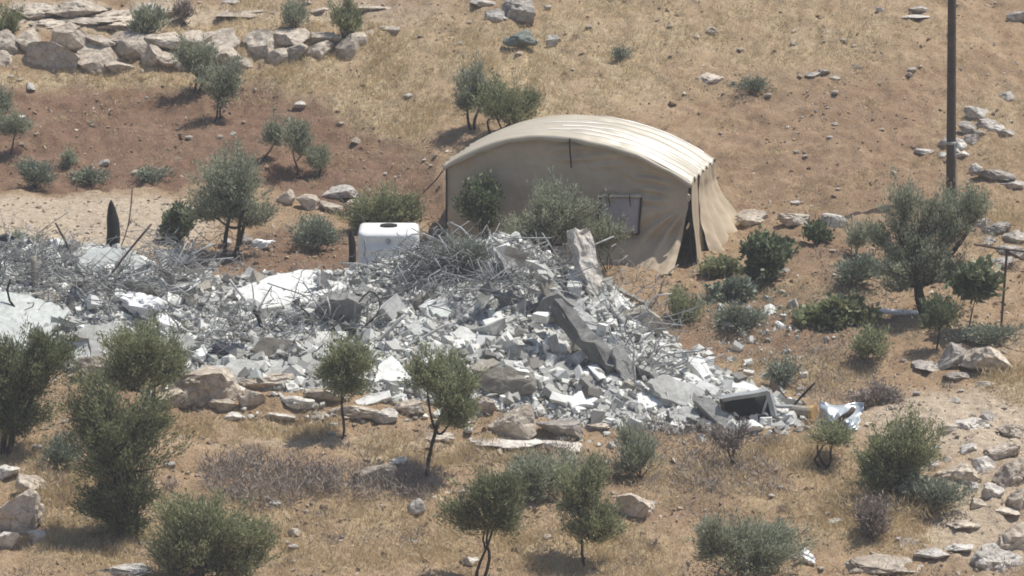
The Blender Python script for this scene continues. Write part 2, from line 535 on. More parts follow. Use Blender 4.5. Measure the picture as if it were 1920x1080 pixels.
M['trim'] = plain('black_webbing', (0.03, 0.026, 0.024), 0.8, 0.3, 9, 0.2)
M['pane'] = plain('grey_window_mesh', (0.40, 0.37, 0.38), 0.6, 0.12, 5, 0.4)

# ------------------------------------------------------------------ the ground, cut into its kinds
NXv, NYv = len(GX), len(GY)
VERT = np.stack([XX, YY, HZ], -1).reshape(-1, 3)
ii = np.arange(NXv - 1)[None, :] + np.arange(NYv - 1)[:, None] * NXv
QUAD = np.stack([ii, ii + 1, ii + 1 + NXv, ii + NXv], -1).reshape(-1, 4)
SOIL = np.stack([reds, straw, np.clip(pale, 0, 1), np.ones_like(pale)], -1).reshape(-1, 4).astype(np.float32)
fr, fo, fp = red_m[:-1, :-1].ravel(), road_m[:-1, :-1].ravel(), path_m[:-1, :-1].ravel()
regions = [('dirt_road', fo), ('ploughed_field', fr & ~fo), ('gravel_path', fp & ~fo & ~fr), ('ground', ~(fo | fr | fp))]
for nm, msk in regions:
    q = QUAD[msk]
    used, inv = np.unique(q, return_inverse=True)
    me = mesh_np(nm, VERT[used], inv.reshape(-1, 4), M['soil'], True)
    a = me.color_attributes.new('soil', 'FLOAT_COLOR', 'POINT')
    a.data.foreach_set('color', SOIL[used].ravel())
    tag(link(nm, me), kind='structure')

# ------------------------------------------------------------------ rock and chunk shapes
_bm = {}
for lv in (2, 3, 4):
    b = bmesh.new()
    bmesh.ops.create_icosphere(b, subdivisions=lv, radius=1.0)
    b.verts.ensure_lookup_table()
    _bm[lv] = (np.array([v.co[:] for v in b.verts]), np.array([[v.index for v in f.verts] for f in b.faces]))
    b.free()


def rock_verts(seed, lv=3, cuts=9, rough=0.10, squash=1.0):
    r = np.random.RandomState(seed)
    v, f = _bm[lv]
    v = v.copy()
    for _ in range(cuts + 7):
        n = r.normal(size=3); n /= np.linalg.norm(n)
        d = r.uniform(0.40, 0.80)
        e = np.maximum(v @ n - d, 0)
        v = v - e[:, None] * n * 0.98
    off = r.uniform(0, 50, 3)
    nn = v / np.maximum(np.linalg.norm(v, axis=1, keepdims=True), 1e-6)
    s = rough * (0.8 * vnoise3(v * 1.6 + off, seed) + 0.75 * (0.5 - np.abs(vnoise3(v * 3.2 + off, seed + 1))) + 0.45 * vnoise3(v * 7 + off, seed + 2) + 0.30 * vnoise3(v * 14 + off, seed + 3))
    crack = np.abs(vnoise3(v * np.array([1.3, 1.3, 3.0]) + off, seed + 9))
    s = s - rough * 0.7 * np.clip(0.10 - crack, 0, 1) * 10
    v = v + nn * s[:, None]
    lo, hi = v.min(0), v.max(0)
    v = (v - (lo + hi) / 2) / (hi - lo)       # unit box
    return v, f


def rock_mesh(seed, size, mat, lv=3, cuts=9, rough=0.10, rot=(0, 0, 0)):
    v, f = rock_verts(seed, lv, cuts, rough)
    v = v * np.asarray(size)
    if any(rot):
        R = np.array(Matrix.Rotation(rot[2], 3, 'Z') @ Matrix.Rotation(rot[1], 3, 'Y') @ Matrix.Rotation(rot[0], 3, 'X'))
        v = v @ R.T
    return mesh_np('rock', v, f, mat)


_seed = [100]


def nseed():
    _seed[0] += 1
    return _seed[0]


def rock(box, label, cat='boulder', mat='lime', name='boulder', dr=0.75, group=None, lv=None, cuts=9, rough=0.10, parent=None, sink=0.12, roll=0.0, fn=None, dy=0.0, base=None):
    cx, cy, w, h = box
    p = at(cx, cy + h / 2, fn) if base is None else np.asarray(base, float)
    s = ppm(p[1])
    W = w / s
    D = W * dr
    Hh = max((h / s - 0.174 * D) / 0.985, 0.4 * h / s)
    lv = lv or (4 if w > 55 else 3 if w > 22 else 2)
    me = rock_mesh(nseed(), (W, D, Hh * (1 + sink)), M[mat], lv, cuts, rough, (0, roll, 0))
    o = link(name, me, None, parent)
    loc = np.array([p[0], p[1] + D * 0.42 + dy, p[2] + Hh * (0.5 - sink * 0.5)])
    if parent is not None: loc = loc - np.array(parent.location)
    o.location = tuple(loc)
    if label: tag(o, label, cat, group)
    return o


def hull_mesh(seed, kind='chunk'):
    r = np.random.RandomState(seed)
    if kind == 'block':
        pts = np.array([[x, y, z] for x in (-.5, .5) for y in (-.5, .5) for z in (-.5, .5)], float)
        pts = pts + r.uniform(-0.12, 0.12, pts.shape)
        ex = pts[r.randint(8)] * 0.6
        pts[r.randint(8)] *= 0.72
        pts = np.vstack([pts, ex])
    elif kind == 'plate':
        a = np.sort(r.uniform(0, 2 * np.pi, 7))
        ring = np.stack([np.cos(a) * r.uniform(.38, .55, 7), np.sin(a) * r.uniform(.38, .55, 7)], 1)
        pts = np.vstack([np.c_[ring, np.full(7, -.5) + r.uniform(-.1, .1, 7)], np.c_[ring * r.uniform(.88, 1.02, (7, 1)), np.full(7, .5)]])
    else:
        pts = r.uniform(-.5, .5, (8, 3))
        pts = pts / np.maximum(np.abs(pts).max(1, keepdims=True) * 2, .6)
    b = bmesh.new()
    vs = [b.verts.new(p) for p in pts]
    res = bmesh.ops.convex_hull(b, input=vs)
    bad = [g for g in res['geom_interior'] if isinstance(g, bmesh.types.BMVert)] + [g for g in res['geom_unused'] if isinstance(g, bmesh.types.BMVert)]
    if bad: bmesh.ops.delete(b, geom=list(set(bad)), context='VERTS')
    bmesh.ops.triangulate(b, faces=b.faces[:])
    b.verts.index_update()
    v = np.array([q.co[:] for q in b.verts]); f = np.array([[q.index for q in t.verts] for t in b.faces])
    b.free()
    return v, f


HULLS = [hull_mesh(400 + i, k) for i, k in enumerate(['block'] * 8 + ['chunk'] * 10 + ['plate'] * 6)]


def rand_rot(r, n):
    q = r.normal(size=(n, 4)); q /= np.linalg.norm(q, axis=1, keepdims=True)
    w, x, y, z = q.T
    return np.stack([1 - 2 * (y * y + z * z), 2 * (x * y - z * w), 2 * (x * z + y * w), 2 * (x * y + z * w), 1 - 2 * (x * x + z * z), 2 * (y * z - x * w), 2 * (x * z - y * w), 2 * (y * z + x * w), 1 - 2 * (x * x + y * y)], 1).reshape(n, 3, 3)


def scatter(pts, sizes, pool, seed, flat=0.75, lo=0.6, hi=1.25):
    """many small lumps joined into one cheap mesh: returns vertices and triangles"""
    r = np.random.RandomState(seed)
    which = r.randint(0, len(pool), len(pts))
    V, F, off = [], [], 0
    for k, (hv, hf) in enumerate(pool):
        idx = np.nonzero(which == k)[0]
        if len(idx) == 0: continue
        R = rand_rot(r, len(idx))
        sc = sizes[idx][:, None] * r.uniform(lo, hi, (len(idx), 3))
        v = np.einsum('nij,nkj->nki', R, hv[None] * sc[:, None, :])
        v[:, :, 2] *= flat
        v = v + pts[idx][:, None, :]
        n = len(hv)
        f = hf[None] + (np.arange(len(idx)) * n)[:, None, None] + off
        V.append(v.reshape(-1, 3)); F.append(f.reshape(-1, 3)); off += n * len(idx)
    return np.vstack(V), np.vstack(F)


# ------------------------------------------------------------------ tubes
def tube_np(pts, rad, sides=5):
    pts = np.asarray(pts, float)
    n = len(pts)
    rad = np.broadcast_to(np.asarray(rad, float), (n,))
    t = np.gradient(pts, axis=0)
    t /= np.maximum(np.linalg.norm(t, axis=1, keepdims=True), 1e-9)
    ref = np.array([0.31, 0.22, 0.92]) if abs(t[0] @ np.array([0.31, 0.22, 0.92])) < 0.9 else np.array([1.0, 0.1, 0])
    a = np.cross(t, ref); a /= np.maximum(np.linalg.norm(a, axis=1, keepdims=True), 1e-9)
    b = np.cross(t, a)
    ang = np.arange(sides) * 2 * np.pi / sides
    ring = pts[:, None, :] + rad[:, None, None] * (np.cos(ang)[None, :, None] * a[:, None, :] + np.sin(ang)[None, :, None] * b[:, None, :])
    v = ring.reshape(-1, 3)
    i = np.arange(n - 1)[:, None] * sides; j = np.arange(sides)[None, :]; j2 = (j + 1) % sides
    q = np.stack([i + j, i + j2, i + sides + j2, i + sides + j], -1).reshape(-1, 4)
    tri = np.vstack([q[:, [0, 1, 2]], q[:, [0, 2, 3]]])
    caps = np.array([[0, k + 1, k] for k in range(1, sides - 1)] + [[(n - 1) * sides, (n - 1) * sides + k, (n - 1) * sides + k + 1] for k in range(1, sides - 1)])
    return v, np.vstack([tri, caps])


def kinked(p0, p1, amt, n, r):
    """a bar bent sharply in two or three places"""
    p0, p1 = np.asarray(p0, float), np.asarray(p1, float)
    L = np.linalg.norm(p1 - p0)
    k = r.randint(3, 6)
    t = np.sort(np.concatenate([[0, 1], r.uniform(0.15, 0.85, k - 2)]))
    q = p0 + (p1 - p0) * t[:, None] + r.normal(size=(k, 3)) * amt * L * np.array([1, .6, .8]) * np.sin(t * np.pi)[:, None]
    q[-1] += r.normal(size=3) * amt * L * 0.5
    out = [q[0]]
    for i in range(1, k - 1):
        out += [q[i] * 0.88 + q[i - 1] * 0.12, q[i] * 0.88 + q[i + 1] * 0.12]
    out.append(q[-1])
    return np.array(out)


class MB:
    def __init__(self): self.V, self.F, self.n = [], [], 0

    def add(self, v, f):
        self.V.append(np.asarray(v, float)); self.F.append(np.asarray(f) + self.n); self.n += len(v)

    def tube(self, pts, rad, sides=5): self.add(*tube_np(pts, rad, sides))

    def build(self, name, mat, parent=None, smooth=False, origin=None):
        v = np.vstack(self.V); f = np.vstack(self.F)
        if origin is None and parent is not None: origin = np.array(parent.location)
        if origin is not None: v = v - np.asarray(origin, float)
        o = link(name, mesh_np(name, v, f, mat, smooth), None, parent)
        if parent is None and origin is not None: o.location = tuple(map(float, origin))
        return o


def bend(p0, p1, sag=0.1, n=6, r=None):
    r = r or RS
    t = np.linspace(0, 1, n)[:, None]
    p0, p1 = np.asarray(p0, float), np.asarray(p1, float)
    L = np.linalg.norm(p1 - p0)
    off = r.normal(size=3) * sag * L
    off2 = r.normal(size=3) * sag * L * 0.5
    return p0 + (p1 - p0) * t + off * (4 * t * (1 - t)) + off2 * np.sin(t * 2 * np.pi)


# ------------------------------------------------------------------ plants
def leaf_quads(pos, d, L, W, r):
    n = len(pos)
    s = np.cross(d, r.normal(size=(n, 3)))
    s /= np.maximum(np.linalg.norm(s, axis=1, keepdims=True), 1e-6)
    L = (L * r.uniform(0.65, 1.3, n))[:, None]; W = (W * r.uniform(0.7, 1.25, n))[:, None]
    a = pos; c = pos + d * L
    m = pos + d * L * 0.5
    v = np.stack([a, m + s * W * 0.5, c, m - s * W * 0.5], 1).reshape(-1, 3)
    return v, np.arange(n * 4).reshape(-1, 4)


def plant(label, cat, base, crowns, n=5000, mat='olive', name='olive_tree', trunk_r=0.05, tips=90, leaf=(0.075, 0.02), up=0.25, depth=0.9, group=None, stems=1, spread=0.05, fn=None, inner=0.35, jitter=0.05, droop=0.0, trunk_mat="bark", low=0.15):
    r = np.random.RandomState(nseed())
    n = int(n * 2.4); tips = int(tips * 1.35); up = up + 0.1
    B = at(*base, fn)
    root = empty(name, B, label, cat, group)
    wood = MB()
    V, F, off = [], [], 0
    areas = np.array([c[2] * c[3] for c in crowns], float)
    s = ppm(B[1])
    fork0 = None
    for (cx, cy, w, h), share in zip(crowns, areas / areas.sum()):
        C = at_y(cx, cy, B[1] + r.uniform(-0.12, 0.12))
        rx, rz = 1.36 * w / 2 / s, 1.27 * h / 2 / s
        ry = rx * depth
        gz = float(ground_z(C[0:1], C[1:2])[0])
        fork = C - np.array([0, 0, rz * 0.45])
        fork[2] = max(fork[2], gz + 0.03)
        if fork0 is not None:
            wood.tube(bend(B * 0.45 + fork0 * 0.55, fork, 0.06, 6, r), np.linspace(trunk_r * 0.6, trunk_r * 0.3, 6), 6)
        for k in range(stems if fork0 is None else 0):
            st = B + np.array([r.normal() * spread, r.normal() * spread, -0.06]) * (1 if stems > 1 else 0.2)
            st[2] = B[2] - 0.06
            end = fork + np.array([r.normal() * rx * 0.3, r.normal() * ry * 0.3, 0]) * (1 if stems > 1 else 0.2)
            wood.tube(bend(st, end, 0.07, 8, r), np.linspace(trunk_r, trunk_r * 0.5, 8) * (1 if share > 0.4 else 0.7), 6)
        fork0 = fork if fork0 is None else fork0
        nt = max(8, int(tips * share))
        dv = r.normal(size=(nt, 3)); dv /= np.linalg.norm(dv, axis=1, keepdims=True)
        dv[:, 2] = np.where(dv[:, 2] < -0.55, -dv[:, 2] * 0.5, dv[:, 2])
        rad = r.uniform(0, 1, nt) ** 0.45 * (0.88 + 0.42 * vnoise3(dv * 1.9 + r.uniform(0, 30, 3), 5)) * np.where(r.uniform(0, 1, nt) < 0.12, 1.22, 1.0)
        K = r.randint(5, 9)
        sub = r.normal(size=(K, 3)); sub /= np.linalg.norm(sub, axis=1, keepdims=True)
        sub = sub * r.uniform(0.35, 0.78, (K, 1)); ssz = r.uniform(0.30, 0.58, K)
        pk = r.randint(0, K, nt)
        dl = np.where((r.uniform(0, 1, nt) < 0.72)[:, None], sub[pk] + dv * (rad * ssz[pk])[:, None], dv * rad[:, None] * 0.92)
        dl[:, 2] += np.where(r.uniform(0, 1, nt) < 0.16, r.uniform(0.05, 0.34, nt), 0)
        T = C + dl * np.array([rx, ry, rz])
        T[:, 2] = np.maximum(T[:, 2], ground_z(T[:, 0], T[:, 1]) + 0.05)
        S = fork + (T - fork) * r.uniform(0.1, inner + 0.1, (nt, 1)) + r.normal(size=(nt, 3)) * 0.05 * rx
        S[:, 2] -= low * rz * r.uniform(0, 1, nt)
        S[:, 2] = np.maximum(S[:, 2], ground_z(S[:, 0], S[:, 1]) + 0.02)
        mids = (S + T) / 2 + r.normal(size=(nt, 3)) * 0.07 * rx
        for k in range(nt):
            if k % 3 == 0: wood.tube(np.array([fork, S[k] * 0.5 + fork * 0.5 + r.normal(size=3) * 0.02, S[k]]), np.linspace(trunk_r * 0.36, trunk_r * 0.14, 3), 4)
            wood.tube(np.array([S[k], mids[k], T[k]]), np.array([max(trunk_r * 0.14, 0.006), 0.005, 0.003]), 3)
        nl = int(n * share)
        k = r.randint(0, nt, nl)
        t = r.uniform(0, 1, nl) ** 0.66 * 1.03
        tt = t[:, None]
        P = (1 - tt) ** 2 * S[k] + 2 * tt * (1 - tt) * mids[k] + tt ** 2 * T[k] + r.normal(size=(nl, 3)) * jitter
        d = (T[k] - S[k]); d /= np.maximum(np.linalg.norm(d, axis=1, keepdims=True), 1e-6)
        d = d * 0.9 + r.normal(size=(nl, 3)) * 0.48 + np.array([0, 0, up - droop])
        d /= np.maximum(np.linalg.norm(d, axis=1, keepdims=True), 1e-6)
        v, f = leaf_quads(P, d, leaf[0], leaf[1], r)
        V.append(v); F.append(f + off); off += len(v)
    wood.build('trunk' if cat in ('tree', 'sapling') else 'stem', M[trunk_mat], root)
    v = np.vstack(V) - B
    link('crown' if cat in ('tree', 'sapling') else 'foliage', mesh_np('leaves', v, np.vstack(F), M[mat]), None, root)
    return root


# ------------------------------------------------------------------ big canvas tent
FR = at_ground(1293, 503)
TW, TL, HC, RISE = 4.72, 2.6, 1.68, 0.66
wv = np.array([0.98, -0.195, 0.0]); av = np.array([0.195, 0.98, 0.0])
FL = FR - wv * TW + np.array([0, 0, 0.17])
tent = empty('tent', FR, 'large beige canvas tent with arched roof behind the rubble heap', 'tent')


def tent_pt(u, a, h):
    u, a, h = np.broadcast_arrays(np.asarray(u, float), np.asarray(a, float), np.asarray(h, float))
    return FR + wv * (u - TW)[..., None] + av * a[..., None] + np.array([0, 0, 1.0]) * (h + (1 - u / TW) * (0.17 * np.clip(h / HC, 0, 2) - 0.40 * np.clip(1 - h / HC, 0, 1)))[..., None]


def arch(t):
    t = np.clip(t, 0, 1)
    return 1 - np.abs(2 * t - 1) ** 2.15


def sheet(name, P, mat, parent, thick=0.0, smooth=True):
    """P: (rows, cols, 3) world points"""
    nr, nc = P.shape[:2]
    i = np.arange(nc - 1)[None, :] + np.arange(nr - 1)[:, None] * nc
    q = np.stack([i, i + 1, i + 1 + nc, i + nc], -1).reshape(-1, 4)
    v = P.reshape(-1, 3) - np.array(parent.location)
    o = link(name, mesh_np(name, v, q, mat, smooth), None, parent)
    if thick:
        md = o.modifiers.new('thickness', 'SOLIDIFY'); md.thickness = thick; md.offset = 0
    return o


def arch_top(u): return HC + RISE * arch(u / TW)


def wrinkle(u, h, seed):
    return 0.012 * fbm2(u * 1.6 + h * 0.8, h * 1.2 - u * 0.5, seed, 3)


# front wall
U, Vv = np.meshgrid(np.linspace(0, 1, 150), np.linspace(0, 1, 90))
hh = Vv * (HC + RISE * arch(U) - 0.01)
uu = U * TW
cut = 0.03 + 0.20 * np.clip(1 - hh / 1.15, 0, 1) ** 0.8
uu = U * (TW - cut)
d = 3.0 * wrinkle(uu, hh, 61) + 0.016 * fbm2(uu * 5 + hh * 4, hh * 5 - uu * 2, 75, 2)
skirt = np.clip((0.62 - hh) / 0.62, 0, 1)
d = d - 0.58 * skirt ** 1.15 + skirt * 0.05 * (np.sin(uu * 9 + 2 * np.sin(uu * 2.3)) + 0.6 * fbm2(uu * 3, hh, 62, 2))
ang = np.arctan2(1.22 - hh, TW - uu + 0.02); rr = np.hypot(1.22 - hh, TW - uu)
fan = sm(0.15, 0.5, rr) * sm(1.9, 1.0, rr) * sm(0.2, 0.55, ang) * sm(1.55, 1.25, ang)
d = d + 0.06 * fan * np.sin(ang * 19 + 0.8 * np.sin(rr * 4))
fold = sm(arch_top(uu) - 0.75, arch_top(uu) - 0.25, hh) * sm(0.22, 0.35, U) * sm(0.80, 0.6, U)
d = d + 0.045 * fold * np.sin((hh - 0.22 * uu) * 30 + 1.5 * fbm2(uu * 1.5, hh * 2, 63, 2)) * np.clip(0.3 + fbm2(uu * 1.2, hh * 1.5, 66, 2), 0, 1)
f3 = sm(0.62, 0.70, U) * sm(0.95, 0.85, U) * sm(1.0, 1.2, hh) * sm(1.9, 1.7, hh)
d = d + 0.045 * f3 * np.sin(hh * 34 + 1.2 * np.sin(uu * 3)) * np.clip(fbm2(uu * 2.0, hh * 3, 65, 2) + 0.3, 0, 1)
sheet('front_wall', tent_pt(uu, d, hh), M['canvas'], tent)
# rear and left walls
sheet('rear_wall', tent_pt(U * TW, TL + 0.02 + 0.3 * skirt ** 1.3 + wrinkle(uu, hh, 67), Vv * (HC + RISE * arch(U) - 0.01)), M['canvas'], tent)
A2, V2 = np.meshgrid(np.linspace(0, 1, 60), np.linspace(0, 1, 50))
h2 = V2 * (HC - 0.01)
sk2 = np.clip((0.6 - h2) / 0.6, 0, 1)
sheet('left_wall', tent_pt(-0.25 * sk2 ** 1.3 + 0.03 * np.sin(A2 * 22) * (1 - V2), A2 * TL, h2), M['canvas'], tent)
# door flap beside the dark opening, then the flared end wall
a3 = A2 * 0.95
out3 = 0.03 + 0.16 * (1 - V2) ** 1.6 + (1 - 0.75 * V2) * 0.035 * np.sin(a3 * 17 + 0.6 * np.sin(h2 * 3)) + wrinkle(a3, h2, 68)
sheet('door_flap', tent_pt(TW + out3 - 0.05 * (1 - V2), a3 - 0.02 + 0.10 * (1 - V2), h2), M['canvas'], tent)
a4 = 0.74 + A2 * (TL - 0.74 + 0.05)
out4 = 0.05 + (0.34 + 0.62 * A2) * np.clip(1 - h2 / 1.35, 0, 1) ** 1.5 + (1 - 0.6 * V2) * 0.085 * np.sin(a4 * 13 + 1.2 * np.sin(h2 * 2.2 + a4)) + 0.03 * fbm2(a4 * 3, h2 * 2, 69, 3)
sheet('end_wall', tent_pt(TW + out4, a4 + 0.22 * (1 - V2) ** 2 * A2, h2), M['canvas'], tent)
# roof with folds running along the arch
UR, AR = np.meshgrid(np.linspace(-0.012, 1.012, 120), np.linspace(-0.11, TL + 0.12, 110))
def roof_z(UR, AR):
    ridge = np.sin((AR + 0.07 * np.sin(UR * 5) + 0.03 * fbm2(UR * 4, AR * 2, 70, 2)) * 2 * np.pi / 0.47)
    amp = 0.016 + 0.036 * sm(0.35, 0.62, UR + 0.05 * fbm2(AR * 3, UR * 2, 72, 2)) * (0.75 + 0.35 * fbm2(UR * 3, AR * 2, 73, 2))
    return HC + RISE * arch(UR) + 0.035 + amp * (np.sign(ridge) * np.abs(ridge) ** 0.8 - 0.3) + 0.012 * fbm2(UR * 9, AR * 3, 74, 3) - 0.10 * np.clip(np.abs(UR - 0.5) - 0.49, 0, 1) * 10


zr = roof_z(UR, AR)
# white strips painting in the sun highlights on the roof folds
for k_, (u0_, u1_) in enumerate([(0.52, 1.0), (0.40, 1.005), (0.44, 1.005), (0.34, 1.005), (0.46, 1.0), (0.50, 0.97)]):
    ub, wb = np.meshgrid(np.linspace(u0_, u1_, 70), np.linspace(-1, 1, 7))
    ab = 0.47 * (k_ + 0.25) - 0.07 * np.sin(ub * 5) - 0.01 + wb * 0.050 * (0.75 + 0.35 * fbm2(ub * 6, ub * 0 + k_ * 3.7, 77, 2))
    sheet('roof_highlight', tent_pt(ub * TW, ab, roof_z(ub, ab) + 0.012), M['roofglint'], tent)
val = np.stack([tent_pt(UR[0] * TW, -0.115 + 0 * UR[0], zr[0] - 0.075 - 0.035 * np.abs(np.sin(UR[0] * 24)) - 0.02 * fbm2(UR[0] * 9, UR[0] * 3, 76, 2)), tent_pt(UR[0] * TW, AR[0], zr[0])])
Proof = np.concatenate([val[:1], tent_pt(UR * TW, AR, zr)])
sheet('roof', Proof, M['roofcanvas'], tent, 0.012)
mb = MB()
t_ = np.linspace(0, 1, 40)
mb.tube(tent_pt(t_ * TW, -0.05, HC + RISE * arch(t_) - 0.035), 0.022, 6)
mb.build('arch_pole', M['trim'], tent, True)
for nm, (u_, a_) in (('corner_pole', (0.0, -0.05)), ('corner_pole', (TW + 0.0, 0.06)), ('corner_pole', (TW + 0.05, TL + 0.05))):
    mb = MB(); mb.tube(np.stack([tent_pt(u_, a_, 0.0), tent_pt(u_, a_, HC)]), 0.018, 6); mb.build(nm, M['trim'], tent)


def tent_px(px, py, off=0.0):
    """point of the front wall plane seen at a pixel -> (u, h)"""
    d_ = ray(px, py)
    n = np.cross(wv, [0, 0, 1.0])
    p0 = FR + av * off
    t = ((p0 - CAM) @ n) / (d_ @ n)
    p = CAM + d_ * t
    u = (p - FR) @ wv + TW
    return u, p[2] - FR[2] - 0.17 * (1 - u / TW)


wc = [tent_px(*p) for p in ((1125, 362), (1203, 366), (1198, 431), (1122, 424))]
gu, gh = np.meshgrid(np.linspace(0, 1, 12), np.linspace(0, 1, 12))
bil = lambda k: (wc[0][k] * (1 - gu) + wc[1][k] * gu) * (1 - gh) + (wc[3][k] * (1 - gu) + wc[2][k] * gu) * gh
sheet('window', tent_pt(bil(0), -0.045 + 0.006 * np.sin(gu * 7 + gh * 3), bil(1)), M['pane'], tent, 0.008)
win = [o for o in tent.children if o.name.startswith('window')][0]
pts = [tent_pt(u_, -0.055, h_) for u_, h_ in wc]
for i in range(4):
    mb = MB(); mb.tube(bend(pts[i], pts[(i + 1) % 4], 0.006, 5), 0.020 if i else 0.014, 5)
    ob = mb.build('frame', M['trim'], win, origin=np.array(tent.location))
mb = MB(); mb.tube(bend(pts[0] + [0, -0.03, 0.02], pts[1] + [0, -0.03, 0.02], 0.015, 9), [0.02, 0.03, 0.026, 0.03, 0.028, 0.024, 0.03, 0.04, 0.035], 7)
mb.build('rolled_flap', M['roofcanvas'], tent, True)
for fx in (0.22, 0.72):
    q = pts[0] * (1 - fx) + pts[1] * fx
    mb = MB(); mb.tube(np.stack([q + [0, -0.07, 0.05], q + [0, -0.075, -0.02], q + [0.02, -0.03, -0.19]]), 0.009, 4); mb.build('tie_strap', M['trim'], tent)
u_, h_ = tent_px(1071, 270)
mb = MB(); mb.tube(np.stack([tent_pt(u_, -0.17, h_ + 0.10), tent_pt(u_, -0.18, h_ - 0.02), tent_pt(u_ + 0.01, -0.06, h_ - 0.45)]), 0.016, 5); mb.build('hanging_strap', M['trim'], tent)
mb = MB(); p0 = tent_pt(0.0, -0.06, HC - 0.02); mb.tube(bend(p0, at_ground(770, 390), 0.01, 5), 0.014, 4); mb.build('guy_rope', M['rust'], tent)
mb = MB(); p0 = tent_pt(TW + 0.05, TL + 0.05, HC - 0.1); mb.tube(bend(p0, at_ground(1425, 400), 0.01, 5), 0.006, 4); mb.build('guy_rope', M['straw'], tent)
p0 = tent_pt(TW - 0.02, -0.10, HC - 0.32)
me = rock_mesh(5, (0.10, 0.08, 0.16), M['canvas'], 2, 4, 0.05)
o = link('corner_tab', me, None, tent); o.location = tuple(p0 - np.array(tent.location))

# ------------------------------------------------------------------ terrace wall of boulders on the upper slope
wall = empty('stone_wall', at_ground(360, 132), 'dry terrace wall of big rounded boulders along the upper slope', 'wall')
WALL = [(8, 82, 56, 42), (50, 84, 44, 40), (14, 121, 54, 46), (95, 112, 98, 62), (130, 74, 62, 50), (186, 116, 82, 58), (185, 80, 56, 26), (240, 90, 92, 52), (226, 128, 56, 26), (312, 82, 74, 38), (290, 112, 46, 44),
        (262, 138, 76, 28), (322, 116, 52, 32), (346, 112, 40, 36), (366, 80, 54, 36), (402, 86, 80, 52), (486, 92, 80, 60), (450, 126, 48, 34), (540, 72, 72, 34), (548, 98, 56, 32), (596, 104, 56, 44), (612, 76, 56, 30),
        (543, 130, 38, 42), (650, 98, 40, 50), (696, 90, 58, 50), (704, 117, 46, 30), (668, 80, 34, 30), (-40, 84, 60, 44), (-44, 122, 70, 46), (-100, 105, 70, 70), (430, 108, 40, 30), (520, 112, 36, 34)]
WB = at_ground(360, 140)
for bx in WALL:
    yy = 16.3 + (0.32 if bx[1] < 95 else 0.05)
    zb = at_y(bx[0], bx[1] + bx[3] / 2, yy)
    bx = (bx[0], bx[1] - 1, bx[2] * 1.17, bx[3] * 1.28)
    rock(bx, None, None, 'limegrey' if nseed() % 2 == 0 else 'lime', 'stone', 0.8, parent=wall, cuts=9, rough=0.07, base=zb, lv=4 if bx[2] > 60 else 3)

LAND = [(1785, 200, 'the utility pole'), (1850, 240, 'the loose pile behind the pole'), (1866, 328, 'the long leaning rock slab'), (1410, 409, 'the boulder nearest the tent'), (1562, 412, 'the row of three boulders'), (1740, 480, 'the broad old olive'), (1440, 490, 'the broad leaved bush'),
        (1560, 590, 'the squash vine'), (1690, 586, 'the white board'), (1855, 676, 'the big sunlit boulder'), (1690, 850, 'the round olive bush'), (1660, 1055, 'the broad cream slab'), (1510, 1045, 'the white bag'), (1400, 760, 'the metal window'), (1570, 780, 'the tin sheet'), (1390, 1030, 'the bottom edge olive bush'),
        (1192, 950, 'the cream boulder'), (1098, 980, 'the open grey olive'), (920, 960, 'the dark front olive'), (700, 888, 'the lone cream boulder'), (800, 850, 'the bent olive trunk'), (637, 790, 'the slender olive'), (395, 1010, 'the big bottom bush'), (215, 880, 'the tall dark olive'), (30, 950, 'the flat topped boulder'),
        (500, 900, 'the purple grey thicket'), (960, 800, 'the large cracked boulder'), (1330, 146, 'the flat half buried rock'), (972, 30, 'the dark fronted boulder'), (975, 90, 'the tarpaulin'), (900, 200, 'the olive pair'), (700, 95, 'the end of the boulder wall'), (450, 110, 'the boulder wall middle'), (140, 115, 'the left wall boulders'),
        (150, 20, 'the broad flat outcrop'), (360, 170, 'the leaning small olive'), (556, 290, 'the slim field olive'), (30, 260, 'the young edge olive'), (66, 326, 'the low spreading shrub'), (130, 300, 'the tiny dark shrub'), (620, 370, 'the track side boulders'), (440, 400, 'the large grey olive'), (1250, 300, 'the tent roof'), (1535, 142, 'the slope stone cluster'), (1710, 26, 'the thin pale ledge'), (350, 300, 'the bare red soil')]
RLAND = [(209, 430, 'the black pointed post'), (205, 490, 'the pale leaning slab'), (50, 590, 'the broad left slab'), (190, 645, 'the flat grey slab'), (262, 580, 'the crumpled white sheet'), (500, 545, 'the big white slab'), (430, 662, 'the navy cloth'), (490, 695, 'the long flat slab'), (525, 655, 'the dull brown slab'), (628, 590, 'the dark hollow'),
         (728, 470, 'the white tank'), (732, 615, 'the pale straight pipe'), (735, 692, 'the bright white lump'), (826, 582, 'the small blue white slab'), (874, 630, 'the small tilted slab'), (800, 630, 'the long grey pole'), (955, 565, 'the dark crest slab'), (960, 500, 'the slab on edge'), (1060, 590, 'the tilted beam'), (1140, 670, 'the low beam end'), (1100, 480, 'the pillar stump'),
         (1206, 600, 'the big brown lump'), (950, 716, 'the large brown lump'), (960, 780, 'the large cracked boulder'), (1050, 800, 'the brown grey boulder'), (1275, 735, 'the ragged grey wall piece'), (1350, 778, 'the hollow wall piece'), (1400, 760, 'the metal window'), (380, 720, 'the ridged tan boulder'), (700, 748, 'the white plank'), (850, 490, 'the wire tangle'), (1110, 745, 'the lower rubble rim'), (340, 530, 'the upright earthy block')]


def relation(px, py, table):
    d_ = [math.hypot(px - a_, (py - b_) * 1.3) for a_, b_, _ in table]
    k = int(np.argmin(d_)); a_, b_, ph = table[k]
    far = 'just ' if d_[k] < 60 else ''
    if abs(px - a_) > abs(py - b_) * 1.3: rel = far + ('right of' if px > a_ else 'left of')
    else: rel = far + ('below' if py > b_ else 'above')
    return rel + ' ' + ph


